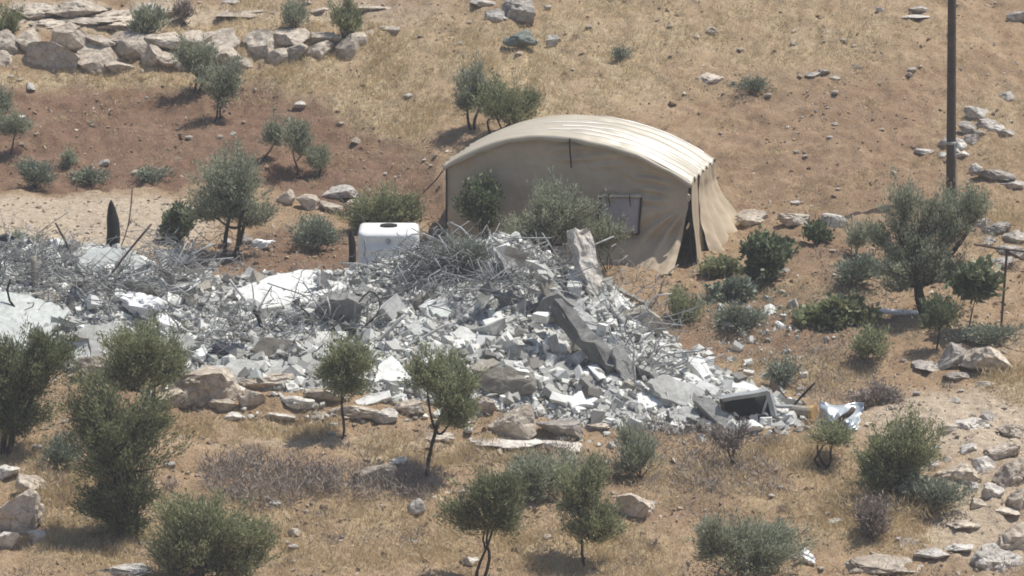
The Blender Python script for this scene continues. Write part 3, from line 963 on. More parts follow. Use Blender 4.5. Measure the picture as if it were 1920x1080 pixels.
# ------------------------------------------------------------------ outcrops and boulders
G = ground_z
for bx_, lb_ in [((62, 18, 96, 30), 'leftmost pale block of the bare outcrop above the terrace wall'), ((140, 12, 116, 34), 'big pale block in the middle of the bare outcrop above the terrace wall'), ((150, 36, 126, 24), 'low pale front ledge of the bare outcrop above the terrace wall'),
                 ((220, 28, 110, 30), 'pale block of the bare outcrop nearest the grey spiky shrub'), ((88, 42, 74, 18), 'low pale block of the bare outcrop above the upper left wall stones'), ((236, 46, 110, 20), 'low pale ledge of rock in front of the grey spiky shrub'), ((300, 24, 60, 22), 'small grey block behind the grey spiky shrub')]:
    bx_ = (bx_[0], bx_[1], bx_[2], bx_[3] * 1.35)
    rock(bx_, lb_, 'rock outcrop', 'lime', 'rock_outcrop', 0.8, lv=4, cuts=8, rough=0.15, fn=G, sink=0.2)
rock((280, 12, 80, 26), 'grey rounded outcrop rock at the upper end of the broad flat outcrop', 'rock outcrop', 'limegrey', 'rock_outcrop', 0.9, fn=G, sink=0.4)
rock((450, 22, 100, 24), 'flat pale rock with dark gaps among dry grass above the wall', 'rock outcrop', 'lime', 'rock_outcrop', 0.9, cuts=13, rough=0.14, fn=G, sink=0.5)
rock((440, 2, 50, 16), 'grey rock at the top edge above the flat pale rock with gaps', 'rock outcrop', 'limegrey', 'rock_outcrop', 0.9, fn=G, sink=0.4)
rock((600, 18, 70, 22), 'pale rock between the two upright bushes above the wall', 'rock outcrop', 'lime', 'rock_outcrop', 0.9, fn=G, sink=0.5)
rock((716, 54, 84, 24), 'long pale slab of rock lying in straw just beyond the wall end', 'rock outcrop', 'lime', 'rock_outcrop', 0.8, cuts=13, rough=0.13, fn=G, sink=0.5)
rock((700, 12, 90, 22), 'pale broken ledge at the top edge right of the dark upright bush', 'rock outcrop', 'lime', 'rock_outcrop', 0.8, fn=G, sink=0.5)
rock((972, 20, 66, 58), 'large dark fronted boulder with a grey top above the crumpled tarpaulin', 'boulder', 'limegrey', 'boulder', 0.7, fn=G, cuts=12, rough=0.12)
rock((928, 30, 40, 28), 'pale rounded boulder leaning against the large dark fronted boulder', 'boulder', 'limewhite', 'boulder', 0.7, fn=G)
rock((905, 6, 50, 20), 'grey boulder at the top edge beside the large dark fronted boulder', 'boulder', 'limegrey', 'boulder', 0.8, fn=G)
rock((1036, 78, 26, 26), 'small pale stone right of the crumpled grey green tarpaulin', 'stone', 'limewhite', 'stone', 0.7, fn=G)
rock((1330, 146, 62, 26), 'flat pale rock half buried in the open brown slope', 'boulder', 'lime', 'boulder', 0.8, fn=G, cuts=12, sink=0.4)
for i, bx in enumerate([(1525, 142, 30, 14), (1545, 136, 26, 16), (1562, 145, 32, 12)]):
    rock(bx, 'dark edged stone in the small cluster on the open slope left of the pole', 'stone', 'limegrey', 'stone', 0.8, fn=G, group='stone cluster on the open slope')
rock((1700, 30, 96, 12), 'long thin pale ledge on the upper slope just left of the pole', 'rock outcrop', 'limewhite', 'rock_outcrop', 0.8, fn=G, sink=0.4)
rock((1722, 20, 44, 20), 'dark pitted rock on top of the long thin pale ledge', 'boulder', 'limegrey', 'boulder', 0.8, fn=G)
rock((1908, 30, 40, 24), 'grey black rock at the upper right edge of the slope', 'boulder', 'limegrey', 'boulder', 0.8, fn=G)
RP = [(1832, 212, 52, 32), (1850, 232, 46, 24), (1815, 240, 36, 26), (1868, 240, 34, 18), (1800, 270, 34, 28), (1822, 262, 30, 24), (1838, 252, 26, 18), (1770, 272, 26, 24), (1804, 292, 30, 18), (1768, 290, 22, 14), (1890, 250, 36, 16)]
for bx in RP:
    rock(bx, f'{"wide" if bx[2] > 40 else "mid sized" if bx[2] > 31 else "narrow"} {"grey" if bx[0] % 4 else "whitish"} stone {"at the top" if bx[1] < 236 else "in the middle" if bx[1] < 258 else "at the bottom"} of the loose pile behind the pole', 'stone', 'limegrey' if bx[0] % 4 else 'limewhite', 'stone', 0.8, fn=G, group='loose stone pile behind the pole', rough=0.12)
rock((1734, 283, 40, 14), 'small bright white stone left of the pole on bare soil', 'stone', 'limewhite', 'stone', 0.7, fn=G)
rock((1866, 328, 84, 30), 'long grey leaning rock slab on the slope right of the pole', 'boulder', 'limegrey', 'boulder', 0.5, fn=G, cuts=13, rough=0.12, roll=0.25)
rock((1830, 318, 26, 24), 'pale stone at the head of the long grey leaning rock slab', 'stone', 'limewhite', 'stone', 0.7, fn=G)
rock((1900, 348, 50, 22), 'dark grey rock at the low end of the long leaning rock slab', 'boulder', 'limegrey', 'boulder', 0.7, fn=G)
rock((1888, 180, 36, 22), 'dark rounded rock on the right slope above the loose stone pile', 'boulder', 'limegrey', 'boulder', 0.8, fn=G)
rock((1410, 409, 66, 36), 'rounded boulder nearest the tent in the row of three', 'boulder', 'lime', 'boulder', 0.7, fn=G)
rock((1490, 411, 64, 34), 'flat topped boulder in the middle of the row of three right of the tent', 'boulder', 'lime', 'boulder', 0.7, fn=G)
rock((1562, 412, 50, 32), 'pale boulder furthest from the tent in the row of three', 'boulder', 'limewhite', 'boulder', 0.7, fn=G)
RW = [(1870, 430, 60, 34), (1905, 442, 50, 30), (1840, 418, 40, 26), (1890, 466, 56, 24), (1850, 452, 40, 24), (1915, 476, 40, 26), (1880, 490, 50, 24)]
for bx in RW:
    rock(bx, f'{"big" if bx[2] > 54 else "medium" if bx[2] > 44 else "small"} grey rock {"above" if bx[1] < 448 else "below"} the metal post crossbar, {"left" if bx[0] < 1862 else "right" if bx[0] > 1899 else "middle"} of the heap', 'stone', 'limegrey', 'stone', 0.8, fn=G, group='grey rocks behind the metal post', rough=0.12)
rock((1855, 676, 104, 72), 'big sunlit boulder with dark shaded front at the right edge', 'boulder', 'lime', 'boulder', 0.8, fn=G, cuts=13, rough=0.09)
rock((1782, 668, 70, 52), 'grey angular rock leaning against the big sunlit boulder', 'boulder', 'limegrey', 'boulder', 0.6, fn=G, cuts=13, roll=-0.5)
rock((1742, 690, 62, 30), 'low dark grey rock left of the leaning angular rock', 'boulder', 'limegrey', 'boulder', 0.8, fn=G)
rock((1800, 706, 60, 26), 'dark broken rock in the shade below the leaning angular rock', 'boulder', 'limegrey', 'boulder', 0.8, fn=G)
rock((1850, 722, 34, 16), 'small pale stone at the foot of the big sunlit boulder', 'stone', 'limewhite', 'stone', 0.8, fn=G)
rock((535, 370, 36, 34), 'tan angular boulder left of the red earth rocks by the track', 'boulder', 'lime', 'boulder', 0.7, fn=G)
rock((577, 379, 46, 34), 'tan wedge shaped boulder in the cluster beside the dirt track', 'boulder', 'lime', 'boulder', 0.7, fn=G)
rock((640, 362, 74, 34), 'white topped flat boulder in the cluster beside the dirt track', 'boulder', 'limewhite', 'boulder', 0.7, fn=G)
rock((618, 388, 50, 26), 'tan boulder below the white topped flat boulder', 'boulder', 'lime', 'boulder', 0.7, fn=G)
rock((668, 384, 48, 28), 'tan boulder between the white topped boulder and the olive bush', 'boulder', 'lime', 'boulder', 0.7, fn=G)
rock((420, 398, 24, 16), 'small pale stone under the grey olive beside the track', 'stone', 'limewhite', 'stone', 0.8, fn=G)
# terrace edge under the rubble
rock((382, 722, 140, 80), 'big ridged tan boulder under the left part of the rubble', 'boulder', 'lime', 'boulder', 0.7, cuts=12, rough=0.10, fn=G)
rock((505, 712, 130, 44), 'flat tan ledge rock carrying rubble right of the big ridged boulder', 'boulder', 'lime', 'boulder', 0.6, cuts=13, rough=0.11, fn=G)
rock((560, 758, 66, 36), 'pale tan boulder with straight top edge below the rubble ledge', 'boulder', 'limewhite', 'boulder', 0.6, fn=G)
rock((440, 782, 40, 22), 'small white stone in the straw below the ridged tan boulder', 'stone', 'limewhite', 'stone', 0.7, fn=G)
rock((520, 782, 72, 22), 'long low white rock in the straw below the rubble ledge', 'boulder', 'limewhite', 'boulder', 0.6, fn=G)
rock((470, 752, 56, 44), 'tan boulder between the ridged boulder and the straight topped one', 'boulder', 'lime', 'boulder', 0.7, fn=G)
rock((662, 772, 98, 40), 'broad tan boulder behind the slender olive trunk', 'boulder', 'lime', 'boulder', 0.6, cuts=12, fn=G)
rock((722, 778, 50, 34), 'pale boulder left of the olive tree with dark bent trunk', 'boulder', 'limewhite', 'boulder', 0.7, fn=G)
rock((960, 792, 96, 76), 'large cracked pale boulder at the front edge of the rubble', 'boulder', 'lime', 'boulder', 0.6, cuts=14, rough=0.09, fn=G)
rock((1050, 806, 96, 50), 'long brown grey boulder right of the large cracked boulder', 'boulder', 'limegrey', 'boulder', 0.6, cuts=12, roll=0.15, fn=G)
rock((1008, 768, 34, 26), 'small round pale stone perched behind the large cracked boulder', 'stone', 'limewhite', 'stone', 0.8, fn=G)
rock((950, 828, 150, 38), 'long pale half buried rock shelf below the large cracked boulder', 'rock outcrop', 'limewhite', 'rock_outcrop', 0.8, cuts=5, rough=0.16, fn=G, sink=0.3)
rock((1040, 835, 110, 26), 'humped pale rock shelf below the long brown grey boulder', 'rock outcrop', 'limewhite', 'rock_outcrop', 0.6, cuts=12, fn=G, sink=0.4)
for bx_, lb_ in [((332, 744, 84, 42), 'tan boulder left of and below the big ridged boulder'), ((612, 742, 84, 40), 'tan boulder under the grey slabs left of the slender olive'), ((600, 786, 56, 24), 'low tan rock left of the slender olive trunk'), ((768, 764, 66, 40), 'tan boulder just behind the bent olive trunk, left side'),
                 ((862, 788, 84, 38), 'tan boulder between the bent olive and the large cracked boulder'), ((900, 758, 60, 44), 'brown boulder under the large brown lump of the rubble'), ((420, 758, 64, 36), 'tan boulder right below the big ridged boulder'), ((820, 818, 70, 24), 'low pale rock at the right side of the bent olive trunk')]:
    rock(bx_, lb_, 'boulder', 'lime', 'boulder', 0.65, fn=G, cuts=10, rough=0.10)
rock((1130, 800, 60, 26), 'half buried tan rock at the foot of the rubble right of the boulders', 'boulder', 'lime', 'boulder', 0.7, fn=G)
rock((1110, 782, 110, 24), 'flat tan rock strip at the lower rim of the rubble', 'boulder', 'lime', 'boulder', 0.6, fn=G)
rock((700, 888, 84, 58), 'lone cream block shaped boulder in the purple grey scrub', 'boulder', 'lime', 'boulder', 0.8, cuts=11, rough=0.07, fn=G)
rock((745, 866, 44, 20), 'pale stone with dark shadow behind the lone cream boulder', 'stone', 'limewhite', 'stone', 0.8, fn=G)
rock((1192, 950, 76, 60), 'cream boulder with brown front between two grey bushes', 'boulder', 'lime', 'boulder', 0.8, fn=G, cuts=11)
rock((28, 952, 106, 100), 'big cream boulder with flat sunlit top at the lower left edge', 'boulder', 'lime', 'boulder', 0.8, fn=G, cuts=13, rough=0.07)
rock((58, 908, 60, 52), 'brown tan boulder behind the big flat topped cream boulder', 'boulder', 'lime', 'boulder', 0.8, fn=G)
rock((8, 888, 60, 36), 'pale rock above the big flat topped cream boulder', 'boulder', 'limewhite', 'boulder', 0.8, fn=G)
rock((68, 1008, 36, 34), 'pale angular stone at the foot of the big flat topped boulder', 'stone', 'limewhite', 'stone', 0.8, fn=G)
rock((14, 1012, 46, 40), 'rough white stone in front of the big flat topped boulder', 'stone', 'limewhite', 'stone', 0.8, fn=G)
rock((225, 1068, 120, 34), 'flat white rock slab at the bottom edge beside the big grey bush', 'rock outcrop', 'limewhite', 'rock_outcrop', 0.8, fn=G, sink=0.3)
rock((1660, 1058, 160, 52), 'broad cream rock slab at the bottom edge', 'rock outcrop', 'lime', 'rock_outcrop', 0.8, fn=G, cuts=13, rough=0.1, sink=0.3)
rock((1750, 1040, 70, 30), 'layered pale rock right of the broad cream slab', 'rock outcrop', 'limewhite', 'rock_outcrop', 0.8, fn=G)
rock((1570, 978, 40, 16), 'narrow pale stone lying in straw above the white bag', 'stone', 'limewhite', 'stone', 0.7, fn=G)
rock((1810, 985, 70, 26), 'holed layered rock on the lower right slope', 'rock outcrop', 'lime', 'rock_outcrop', 0.8, fn=G, rough=0.16)
rock((1800, 1028, 56, 22), 'pale layered rock below the holed rock on the lower right slope', 'rock outcrop', 'limewhite', 'rock_outcrop', 0.8, fn=G, rough=0.15)
rock((1880, 960, 70, 22), 'long pale ledge at the right edge above the holed rock', 'rock outcrop', 'lime', 'rock_outcrop', 0.8, fn=G)
for i_, bx_ in enumerate([(1745, 872, 34, 18), (1796, 884, 84, 34), (1842, 868, 52, 26), (1896, 886, 90, 46), (1862, 918, 44, 24), (1912, 936, 60, 36), (1824, 912, 26, 14), (1776, 806, 40, 16), (1826, 796, 70, 22), (1896, 806, 58, 26), (1752, 842, 28, 14), (1880, 842, 84, 30), (1818, 838, 36, 16), (1906, 1002, 80, 44), (1872, 1046, 100, 48), (1704, 1016, 44, 18), (1850, 778, 30, 16), (1775, 860, 22, 12), (1720, 900, 24, 14), (1835, 945, 36, 18)]):
    bx_ = (bx_[0], bx_[1], bx_[2], bx_[3] * 1.3)
    rock(bx_, f'{"big" if bx_[2] > 78 else "medium" if bx_[2] > 40 else "small"} {"cream" if i_ % 2 else "whitish"} broken rock ' + relation(bx_[0], bx_[1], LAND) + (' near the path' if bx_[1] < 860 else ' on the lower slope'), 'rock', 'lime' if i_ % 2 else 'limewhite', 'rock', 0.8, fn=G, group='broken rocks on the lower right slope', rough=0.17, sink=0.55)
rock((780, 950, 36, 36), 'upright pale stone in the scrub left of the dark front olive', 'stone', 'limewhite', 'stone', 0.7, fn=G)
rock((780, 1020, 28, 14), 'rounded grey pebble like stone left of the front olive trunk', 'stone', 'limegrey', 'stone', 0.8, fn=G)
rock((880, 1052, 40, 24), 'pale stone right beside the front olive trunk foot', 'stone', 'limewhite', 'stone', 0.8, fn=G)
rock((1190, 858, 30, 14), 'pale stone among grey blades near the front bushes', 'stone', 'limewhite', 'stone', 0.8, fn=G)
rock((458, 448, 34, 22), 'round grey stone behind the white plastic bag under the olive', 'stone', 'limegrey', 'stone', 0.8, fn=G)
rock((424, 456, 22, 18), 'white stone left of the olive trunk near the plastic bag', 'stone', 'limewhite', 'stone', 0.8, fn=G)
rock((398, 498, 18, 22), 'small white stone on red soil behind the white slab', 'stone', 'limewhite', 'stone', 0.8, fn=G)
rock((180, 690, 70, 60), 'reddish brown boulder between the two dark olive trees', 'boulder', 'lime', 'boulder', 0.8, fn=G)

# loose stones all over the hillside
r = np.random.RandomState(31)
pool = [rock_mesh(700 + i, (1, 0.9, 0.62), M['lime' if i % 3 else 'limewhite'], 2, 8, 0.10) for i in range(10)]


cnt = 0
while cnt < 230:
    px, py = r.uniform(0, 1920), r.uniform(0, 1075)
    if 330 < py < 780 and px < 1260: continue
    if 850 < px < 1400 and 210 < py < 520: continue
    p = at_ground(px, py)
    s = r.choice([10, 12, 14, 17, 21, 26], p=[.30, .27, .2, .12, .07, .04]) / ppm(p[1])
    if px > 1650 and 750 < py < 900: s *= 1.2
    pi_ = r.randint(10)
    o = link('stone', pool[pi_])
    o.location = (p[0], p[1], p[2] + s * 0.16); o.scale = (s * r.uniform(.8, 1.2), s * r.uniform(.8, 1.2), s * r.uniform(.7, 1.1)); o.rotation_euler = (0, 0, r.uniform(0, 6.28))
    tag(o, ('tiny ' if s < .13 else 'small ' if s < .2 else 'larger ') + ('tan' if pi_ % 3 else 'white') + ' loose stone ' + relation(px, py, LAND), 'stone', 'loose stones on the hillside')
    cnt += 1

# ------------------------------------------------------------------ rubble: fine debris body
r = np.random.RandomState(32)
mxs = np.arange(-11.0, 6.0, 0.055); mys = np.arange(-5.2, 4.4, 0.055)
MXX, MYY = np.meshgrid(mxs, mys)
mm = mound(MXX, MYY)
gz = ground_z(MXX, MYY)
MZ = gz + mm + np.clip(mm * 4, 0, 1) * mound_rough(MXX, MYY) + np.clip(mm * 6, 0, 1) * 0.03 * fbm2(MXX * 9, MYY * 9, 25, 2)
MZ = np.where(mm < 0.0, gz + np.minimum(mm, 0) - 0.04, MZ)
keep = (mm[:-1, :-1] > -0.12)
nc = len(mxs)
ii = np.arange(nc - 1)[None, :] + np.arange(len(mys) - 1)[:, None] * nc
q = np.stack([ii, ii + 1, ii + 1 + nc, ii + nc], -1)[keep]
used, inv = np.unique(q, return_inverse=True)
MV = np.stack([MXX, MYY, MZ], -1).reshape(-1, 3)[used]
MQ = inv.reshape(-1, 4)
MT = np.vstack([MQ[:, [0, 1, 2]], MQ[:, [0, 2, 3]]])
m_, nt_, b_ = new_mat('rubble_dust')
tc_ = N(nt_, 'ShaderNodeTexCoord').outputs['Object']
c_ = ramp(nt_, noise(nt_, 6, 6, 0.75, tc_), [(0.35, (0.24, 0.235, 0.225)), (0.5, (0.42, 0.42, 0.41)), (0.68, (0.62, 0.63, 0.62))])
nt_.links.new(c_, b_.inputs['Base Color'])
bump(nt_, b_, noise(nt_, 24, 4, 0.7, tc_), 0.9, 0.05)
n_small = 27000
BEAMP = [(996, 560), (1044, 538), (1090, 556), (1172, 690), (1150, 716), (1120, 700), (1060, 622), (1000, 614)]
xs = r.uniform(-10.6, 5.2, 110000); ys = r.uniform(-5.0, 3.6, 110000)
mv = mound(xs, ys)
ok = (mv > 0.01) | ((mv > -0.06) & (r.uniform(0, 1, 110000) < 0.12))
xs, ys = xs[ok][:n_small], ys[ok][:n_small]
fpx_, fpy_ = to_px(xs, ys, top_z(xs, ys))
sel_ = ~inpoly(fpx_, fpy_, BEAMP); xs, ys = xs[sel_], ys[sel_]
sz = np.exp(r.normal(-3.05, 0.62, len(xs)))
sz = np.clip(sz, 0.02, 0.17)
P = np.stack([xs, ys, top_z(xs, ys) + sz * 0.18], 1)
dv, df = scatter(P, sz, HULLS[:8] + HULLS[18:], 33, 0.95, 0.35, 1.75)
db = tag(link('rubble_debris', mesh_np('rubble_debris', dv, df, M['debris'])), 'fine grey crushed concrete debris of the demolished building', 'rubble', None, 'stuff')
tag(link('rubble_dust', mesh_np('rubble_dust', MV, MQ, m_, True)), 'grey dusty body of the rubble heap', 'rubble', None, 'stuff')

# larger broken pieces, each its own thing
CHM = {}
for cname, mk in (('white', 'concwhite'), ('grey', 'conc'), ('pale', 'concpale'), ('dark grey', 'concdark'), ('brownish', 'concbrown')):
    CHM[cname] = [mesh_np('concrete_piece', hv, hf, M[mk]) for hv, hf in HULLS]


cnt = 0
while cnt < 300:
    x, y = r.uniform(-9.6, 4.7), r.uniform(-4.7, 1.5)
    mval = float(mound(np.array([x]), np.array([y]))[0])
    if mval < 0.03: continue
    px, py = to_px(x, y, float(top_z(np.array([x]), np.array([y]))[0]))
    if px < -20: continue
    s = float(np.clip(math.exp(r.normal(-1.62, 0.45)), 0.13, 0.5))
    if px < 700: s *= 1.12
    if bool(inpoly(np.array([px]), np.array([py]), BEAMP)[0]): continue
    if px < 420: s = min(s, 0.33)
    if px > 1220: s = min(s, 0.24)
    cname = r.choice(['white', 'grey', 'pale', 'dark grey', 'brownish'], p=[.36, .36, .10, .09, .09])
    hi = r.randint(len(HULLS))
    o = link('concrete_chunk', CHM[cname][hi])
    o.location = (x, y, float(top_z(np.array([x]), np.array([y]))[0]) + s * 0.16)
    fl = 0.35 if hi >= 18 else 0.8
    lg = r.choice([1.0, 1.0, 1.7])
    o.scale = (s * lg * r.uniform(.8, 1.3), s * r.uniform(.6, 1.0), s * fl * r.uniform(.5, .9))
    o.rotation_euler = (r.normal() * 0.45, r.normal() * 0.45, r.uniform(0, 6.28))
    shp = 'block' if hi < 8 else 'lump' if hi < 18 else 'flat piece'
    tag(o, f'{"small" if s < .19 else "medium" if s < .28 else "large"} {cname} broken concrete {shp} {relation(px, py, RLAND)}', 'concrete chunk', 'broken concrete chunks in the rubble')
    cnt += 1


# big slabs and beams
def slab(name, poly, n, thick, mat, label, cat, lift=0.06, anchor=None, jit=2.0, sub=4, dy=0.0, group=None, fn=None):
    rr_ = np.random.RandomState(nseed())
    n = np.array(n, float); n /= np.linalg.norm(n)
    if n @ (CAM / np.linalg.norm(CAM)) < 0: pass
    ax_ = sum(p[0] for p in poly) / len(poly); by_ = max(p[1] for p in poly)
    A = at(*(anchor or (ax_, by_ - 4)), fn) + np.array([0, dy, lift])
    pp = []
    for i in range(len(poly)):
        a, b = np.array(poly[i], float), np.array(poly[(i + 1) % len(poly)], float)
        for k in range(sub):
            q_ = a + (b - a) * k / sub
            if k: q_ = q_ + rr_.normal(size=2) * jit * min(1.0, np.linalg.norm(b - a) / 30)
            pp.append(q_)
    P3 = []
    for q_ in pp:
        d_ = ray(*q_)
        t = ((A - CAM) @ n) / (d_ @ n)
        P3.append(CAM + d_ * t)
    P3 = np.array(P3)
    C = P3.mean(0)
    k = len(P3)
    ring1 = P3 - n * thick * 0.08 + (P3 - C) * 0.012
    ring2 = P3 - n * thick + (P3 - C) * rr_.uniform(-0.04, 0.05, (k, 1)) + rr_.normal(size=(k, 3)) * thick * 0.07
    mid = P3 - n * thick * 0.5 + (P3 - C) * rr_.uniform(-0.02, 0.05, (k, 1))
    inner = C + (P3 - C) * 0.985
    inner2 = C + (P3 - C) * 0.55
    V = np.vstack([C[None], inner2, inner, ring1, mid, ring2, (C - n * thick)[None]]) - A
    F = []
    for i in range(k):
        j = (i + 1) % k
        F.append([0, 1 + i, 1 + j])
        for L_ in range(4):
            F.append([1 + L_ * k + i, 1 + (L_ + 1) * k + i, 1 + (L_ + 1) * k + j, 1 + L_ * k + j])
        F.append([1 + 5 * k, 1 + 4 * k + j, 1 + 4 * k + i])
    b = bmesh.new()
    vs = [b.verts.new(v) for v in V]
    for f_ in F:
        try: b.faces.new([vs[i] for i in f_])
        except ValueError: pass
    bmesh.ops.recalc_face_normals(b, faces=b.faces[:])
    me = bpy.data.meshes.new(name); b.to_mesh(me); b.free()
    me.polygons.foreach_set('use_smooth', np.zeros(len(me.polygons), bool))
    o = link(name, me, M[mat])
    o.location = tuple(A)
    return tag(o, label, cat, group)


UPT = (-0.05, -0.38, 0.92)
slab('concrete_slab', [(388, 578), (438, 541), (505, 517), (583, 505), (592, 513), (586, 527), (603, 540), (590, 553), (470, 583), (425, 592)], (0.02, -0.42, 0.90), 0.14, 'concwhite', 'big white broken wall slab lying tilted across the left rubble', 'concrete slab', 0.10)
slab('concrete_slab', [(140, 494), (160, 470), (205, 462), (247, 470), (274, 494), (255, 506), (200, 520), (160, 515)], (-0.1, -0.62, 0.78), 0.16, 'concpale', 'pale grey green slab leaning below the black pointed post', 'concrete slab', 0.12)
slab('concrete_slab', [(-40, 560), (0, 546), (46, 551), (86, 567), (128, 580), (118, 606), (60, 645), (-40, 645)], (0.1, -0.45, 0.88), 0.16, 'concpale', 'broad pale slab at the left edge above the dark olive bush', 'concrete slab', 0.10)
slab('concrete_slab', [(112, 650), (135, 628), (165, 636), (168, 675), (150, 688)], (-0.3, -0.6, 0.7), 0.12, 'concwhite', 'white slab edge piece right of the dark left olive', 'concrete slab', 0.12)
slab('concrete_slab', [(138, 626), (160, 606), (222, 604), (250, 640), (212, 686), (170, 672), (166, 634)], (0.25, -0.6, 0.75), 0.16, 'conc', 'flat grey slab between the two dark olive trees', 'concrete slab', 0.10)
slab('concrete_slab', [(804, 574), (834, 567), (848, 585), (838, 594), (812, 590)], UPT, 0.08, 'concpale', 'small pale blue white slab high on the central rubble', 'concrete slab', 0.12)
slab('concrete_slab', [(846, 622), (868, 611), (904, 632), (892, 644), (870, 638)], (0.1, -0.5, 0.85), 0.08, 'concwhite', 'small white tilted slab in the middle of the rubble face', 'concrete slab', 0.12)
slab('concrete_slab', [(704, 714), (711, 682), (735, 667), (752, 684), (766, 702), (758, 716)], (0.1, -0.6, 0.75), 0.25, 'concwhite', 'bright white lump of wall between the two slim olive crowns', 'concrete block', 0.14)
slab('concrete_plank', [(664, 752), (700, 738), (730, 731), (734, 744), (700, 756), (672, 760)], (0.0, -0.75, 0.65), 0.22, 'concwhite', 'white squared plank of concrete lying behind the slender olive', 'concrete plank', 0.10, jit=0.6)
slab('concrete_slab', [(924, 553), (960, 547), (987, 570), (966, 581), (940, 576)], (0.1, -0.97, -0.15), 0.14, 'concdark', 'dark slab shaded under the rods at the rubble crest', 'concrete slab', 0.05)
slab('concrete_slab', [(932, 474), (956, 464), (976, 500), (992, 527), (970, 541), (946, 504)], (0.35, -0.85, 0.35), 0.20, 'conc', 'grey slab standing on edge at the rubble crest', 'concrete slab', 0.05)
e1 = at(1150, 700) + np.array([0, 0, 0.02]); e0 = at_y(1040, 572, e1[1] + 0.75)
ax_ = e1 - e0; bl = np.linalg.norm(ax_); ax_ /= bl
sn = np.array([-0.62, -0.72, -0.30]); sn -= ax_ * (sn @ ax_); sn /= np.linalg.norm(sn)
tn = np.cross(ax_, sn); tn = tn if tn[2] > 0 else -tn
bmx = bmesh.new(); bmesh.ops.create_cube(bmx, size=1.0); bmesh.ops.scale(bmx, vec=(bl, 0.26, 0.30), verts=bmx.verts[:])
bmesh.ops.subdivide_edges(bmx, edges=bmx.edges[:], cuts=9, use_grid_fill=True)
bmesh.ops.triangulate(bmx, faces=bmx.faces[:])
bv = np.array([v.co[:] for v in bmx.verts]); bf = np.array([[v.index for v in f.verts] for f in bmx.faces]); bmx.free()
bv = bv + 0.05 * np.stack([vnoise3(bv * 7, 3), vnoise3(bv * 7, 4), vnoise3(bv * 7, 5)], 1) * np.where(bv[:, 2:3] > 0.1, 1.6, 0.45)
bv = bv[:, 0:1] * ax_ + bv[:, 1:2] * sn + bv[:, 2:3] * tn
o = link('concrete_beam', mesh_np('concrete_beam', bv, bf, M['concdark'])); o.location = tuple((e0 + e1) / 2 + tn * 0.02)
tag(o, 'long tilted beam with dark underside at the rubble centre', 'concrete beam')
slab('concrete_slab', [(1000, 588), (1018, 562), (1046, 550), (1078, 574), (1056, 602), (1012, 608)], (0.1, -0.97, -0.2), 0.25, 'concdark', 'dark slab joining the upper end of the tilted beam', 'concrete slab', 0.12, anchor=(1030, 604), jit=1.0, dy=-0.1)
p1_ = at(1112, 546); p0_ = at_y(1084, 440, p1_[1] + 0.30)
ax_ = p1_ - p0_; pl_ = np.linalg.norm(ax_) + 0.15; ax_ /= np.linalg.norm(ax_)
sn = np.array([0.45, -0.80, 0.35]); sn -= ax_ * (sn @ ax_); sn /= np.linalg.norm(sn); tn = np.cross(ax_, sn)
bmx = bmesh.new(); bmesh.ops.create_cube(bmx, size=1.0); bmesh.ops.scale(bmx, vec=(pl_, 0.28, 0.34), verts=bmx.verts[:])
bmesh.ops.subdivide_edges(bmx, edges=bmx.edges[:], cuts=11, use_grid_fill=True)
bmesh.ops.triangulate(bmx, faces=bmx.faces[:])
bv = np.array([v.co[:] for v in bmx.verts]); bf = np.array([[v.index for v in f.verts] for f in bmx.faces]); bmx.free()
bv = bv + 0.045 * np.stack([vnoise3(bv * 8, 13), vnoise3(bv * 8, 14), vnoise3(bv * 8, 15)], 1) + 0.02 * np.stack([vnoise3(bv * 22, 16), vnoise3(bv * 22, 17), vnoise3(bv * 22, 18)], 1)
bv = bv[:, 0:1] * ax_ + bv[:, 1:2] * sn + bv[:, 2:3] * tn
o = link('concrete_pillar', mesh_np('concrete_pillar', bv, bf, M['limewhite'])); o.location = tuple((p0_ + p1_) / 2)
tag(o, 'thick pale concrete pillar stump standing up before the tent', 'concrete pillar')
slab('concrete_block', [(1096, 536), (1135, 533), (1141, 553), (1099, 556)], (0.0, -0.8, 0.6), 0.3, 'concpale', 'pale squared block at the foot of the pillar stump', 'concrete block', 0.06)
slab('concrete_block', [(1098, 519), (1130, 514), (1134, 531), (1106, 534)], (0.1, -0.7, 0.7), 0.2, 'concbrown', 'small earthy block between the red beam and the pillar foot', 'concrete block', 0.25)
slab('concrete_slab', [(1150, 655), (1166, 640), (1186, 680), (1192, 716), (1176, 720), (1156, 690)], (0.5, -0.8, 0.3), 0.07, 'conc', 'curved pale slab hanging at the lower end of the tilted beam', 'concrete slab', 0.1)
slab('concrete_slab', [(1214, 717), (1248, 702), (1298, 718), (1338, 744), (1304, 766), (1240, 746)], (0.2, -0.6, 0.75), 0.10, 'conc', 'grey wall piece with ragged edge in the rubble tail', 'concrete slab', 0.10)
slab('concrete_slab', [(1330, 723), (1366, 711), (1424, 728), (1380, 736)], (0.0, -0.3, 0.95), 0.10, 'concwhite', 'thin white slab lying behind the dark metal window', 'concrete slab', 0.10)
slab('concrete_slab', [(404, 692), (442, 673), (520, 676), (562, 680), (582, 702), (470, 717)], (0.0, -0.5, 0.85), 0.12, 'conc', 'long flat grey slab on the ledge rocks at the rubble front', 'concrete slab', 0.06)
slab('concrete_slab', [(470, 655), (492, 632), (560, 638), (578, 664), (520, 676)], (0.1, -0.92, 0.3), 0.20, 'concbrown', 'dull brown grey slab edge right of the navy cloth', 'concrete slab', 0.05)
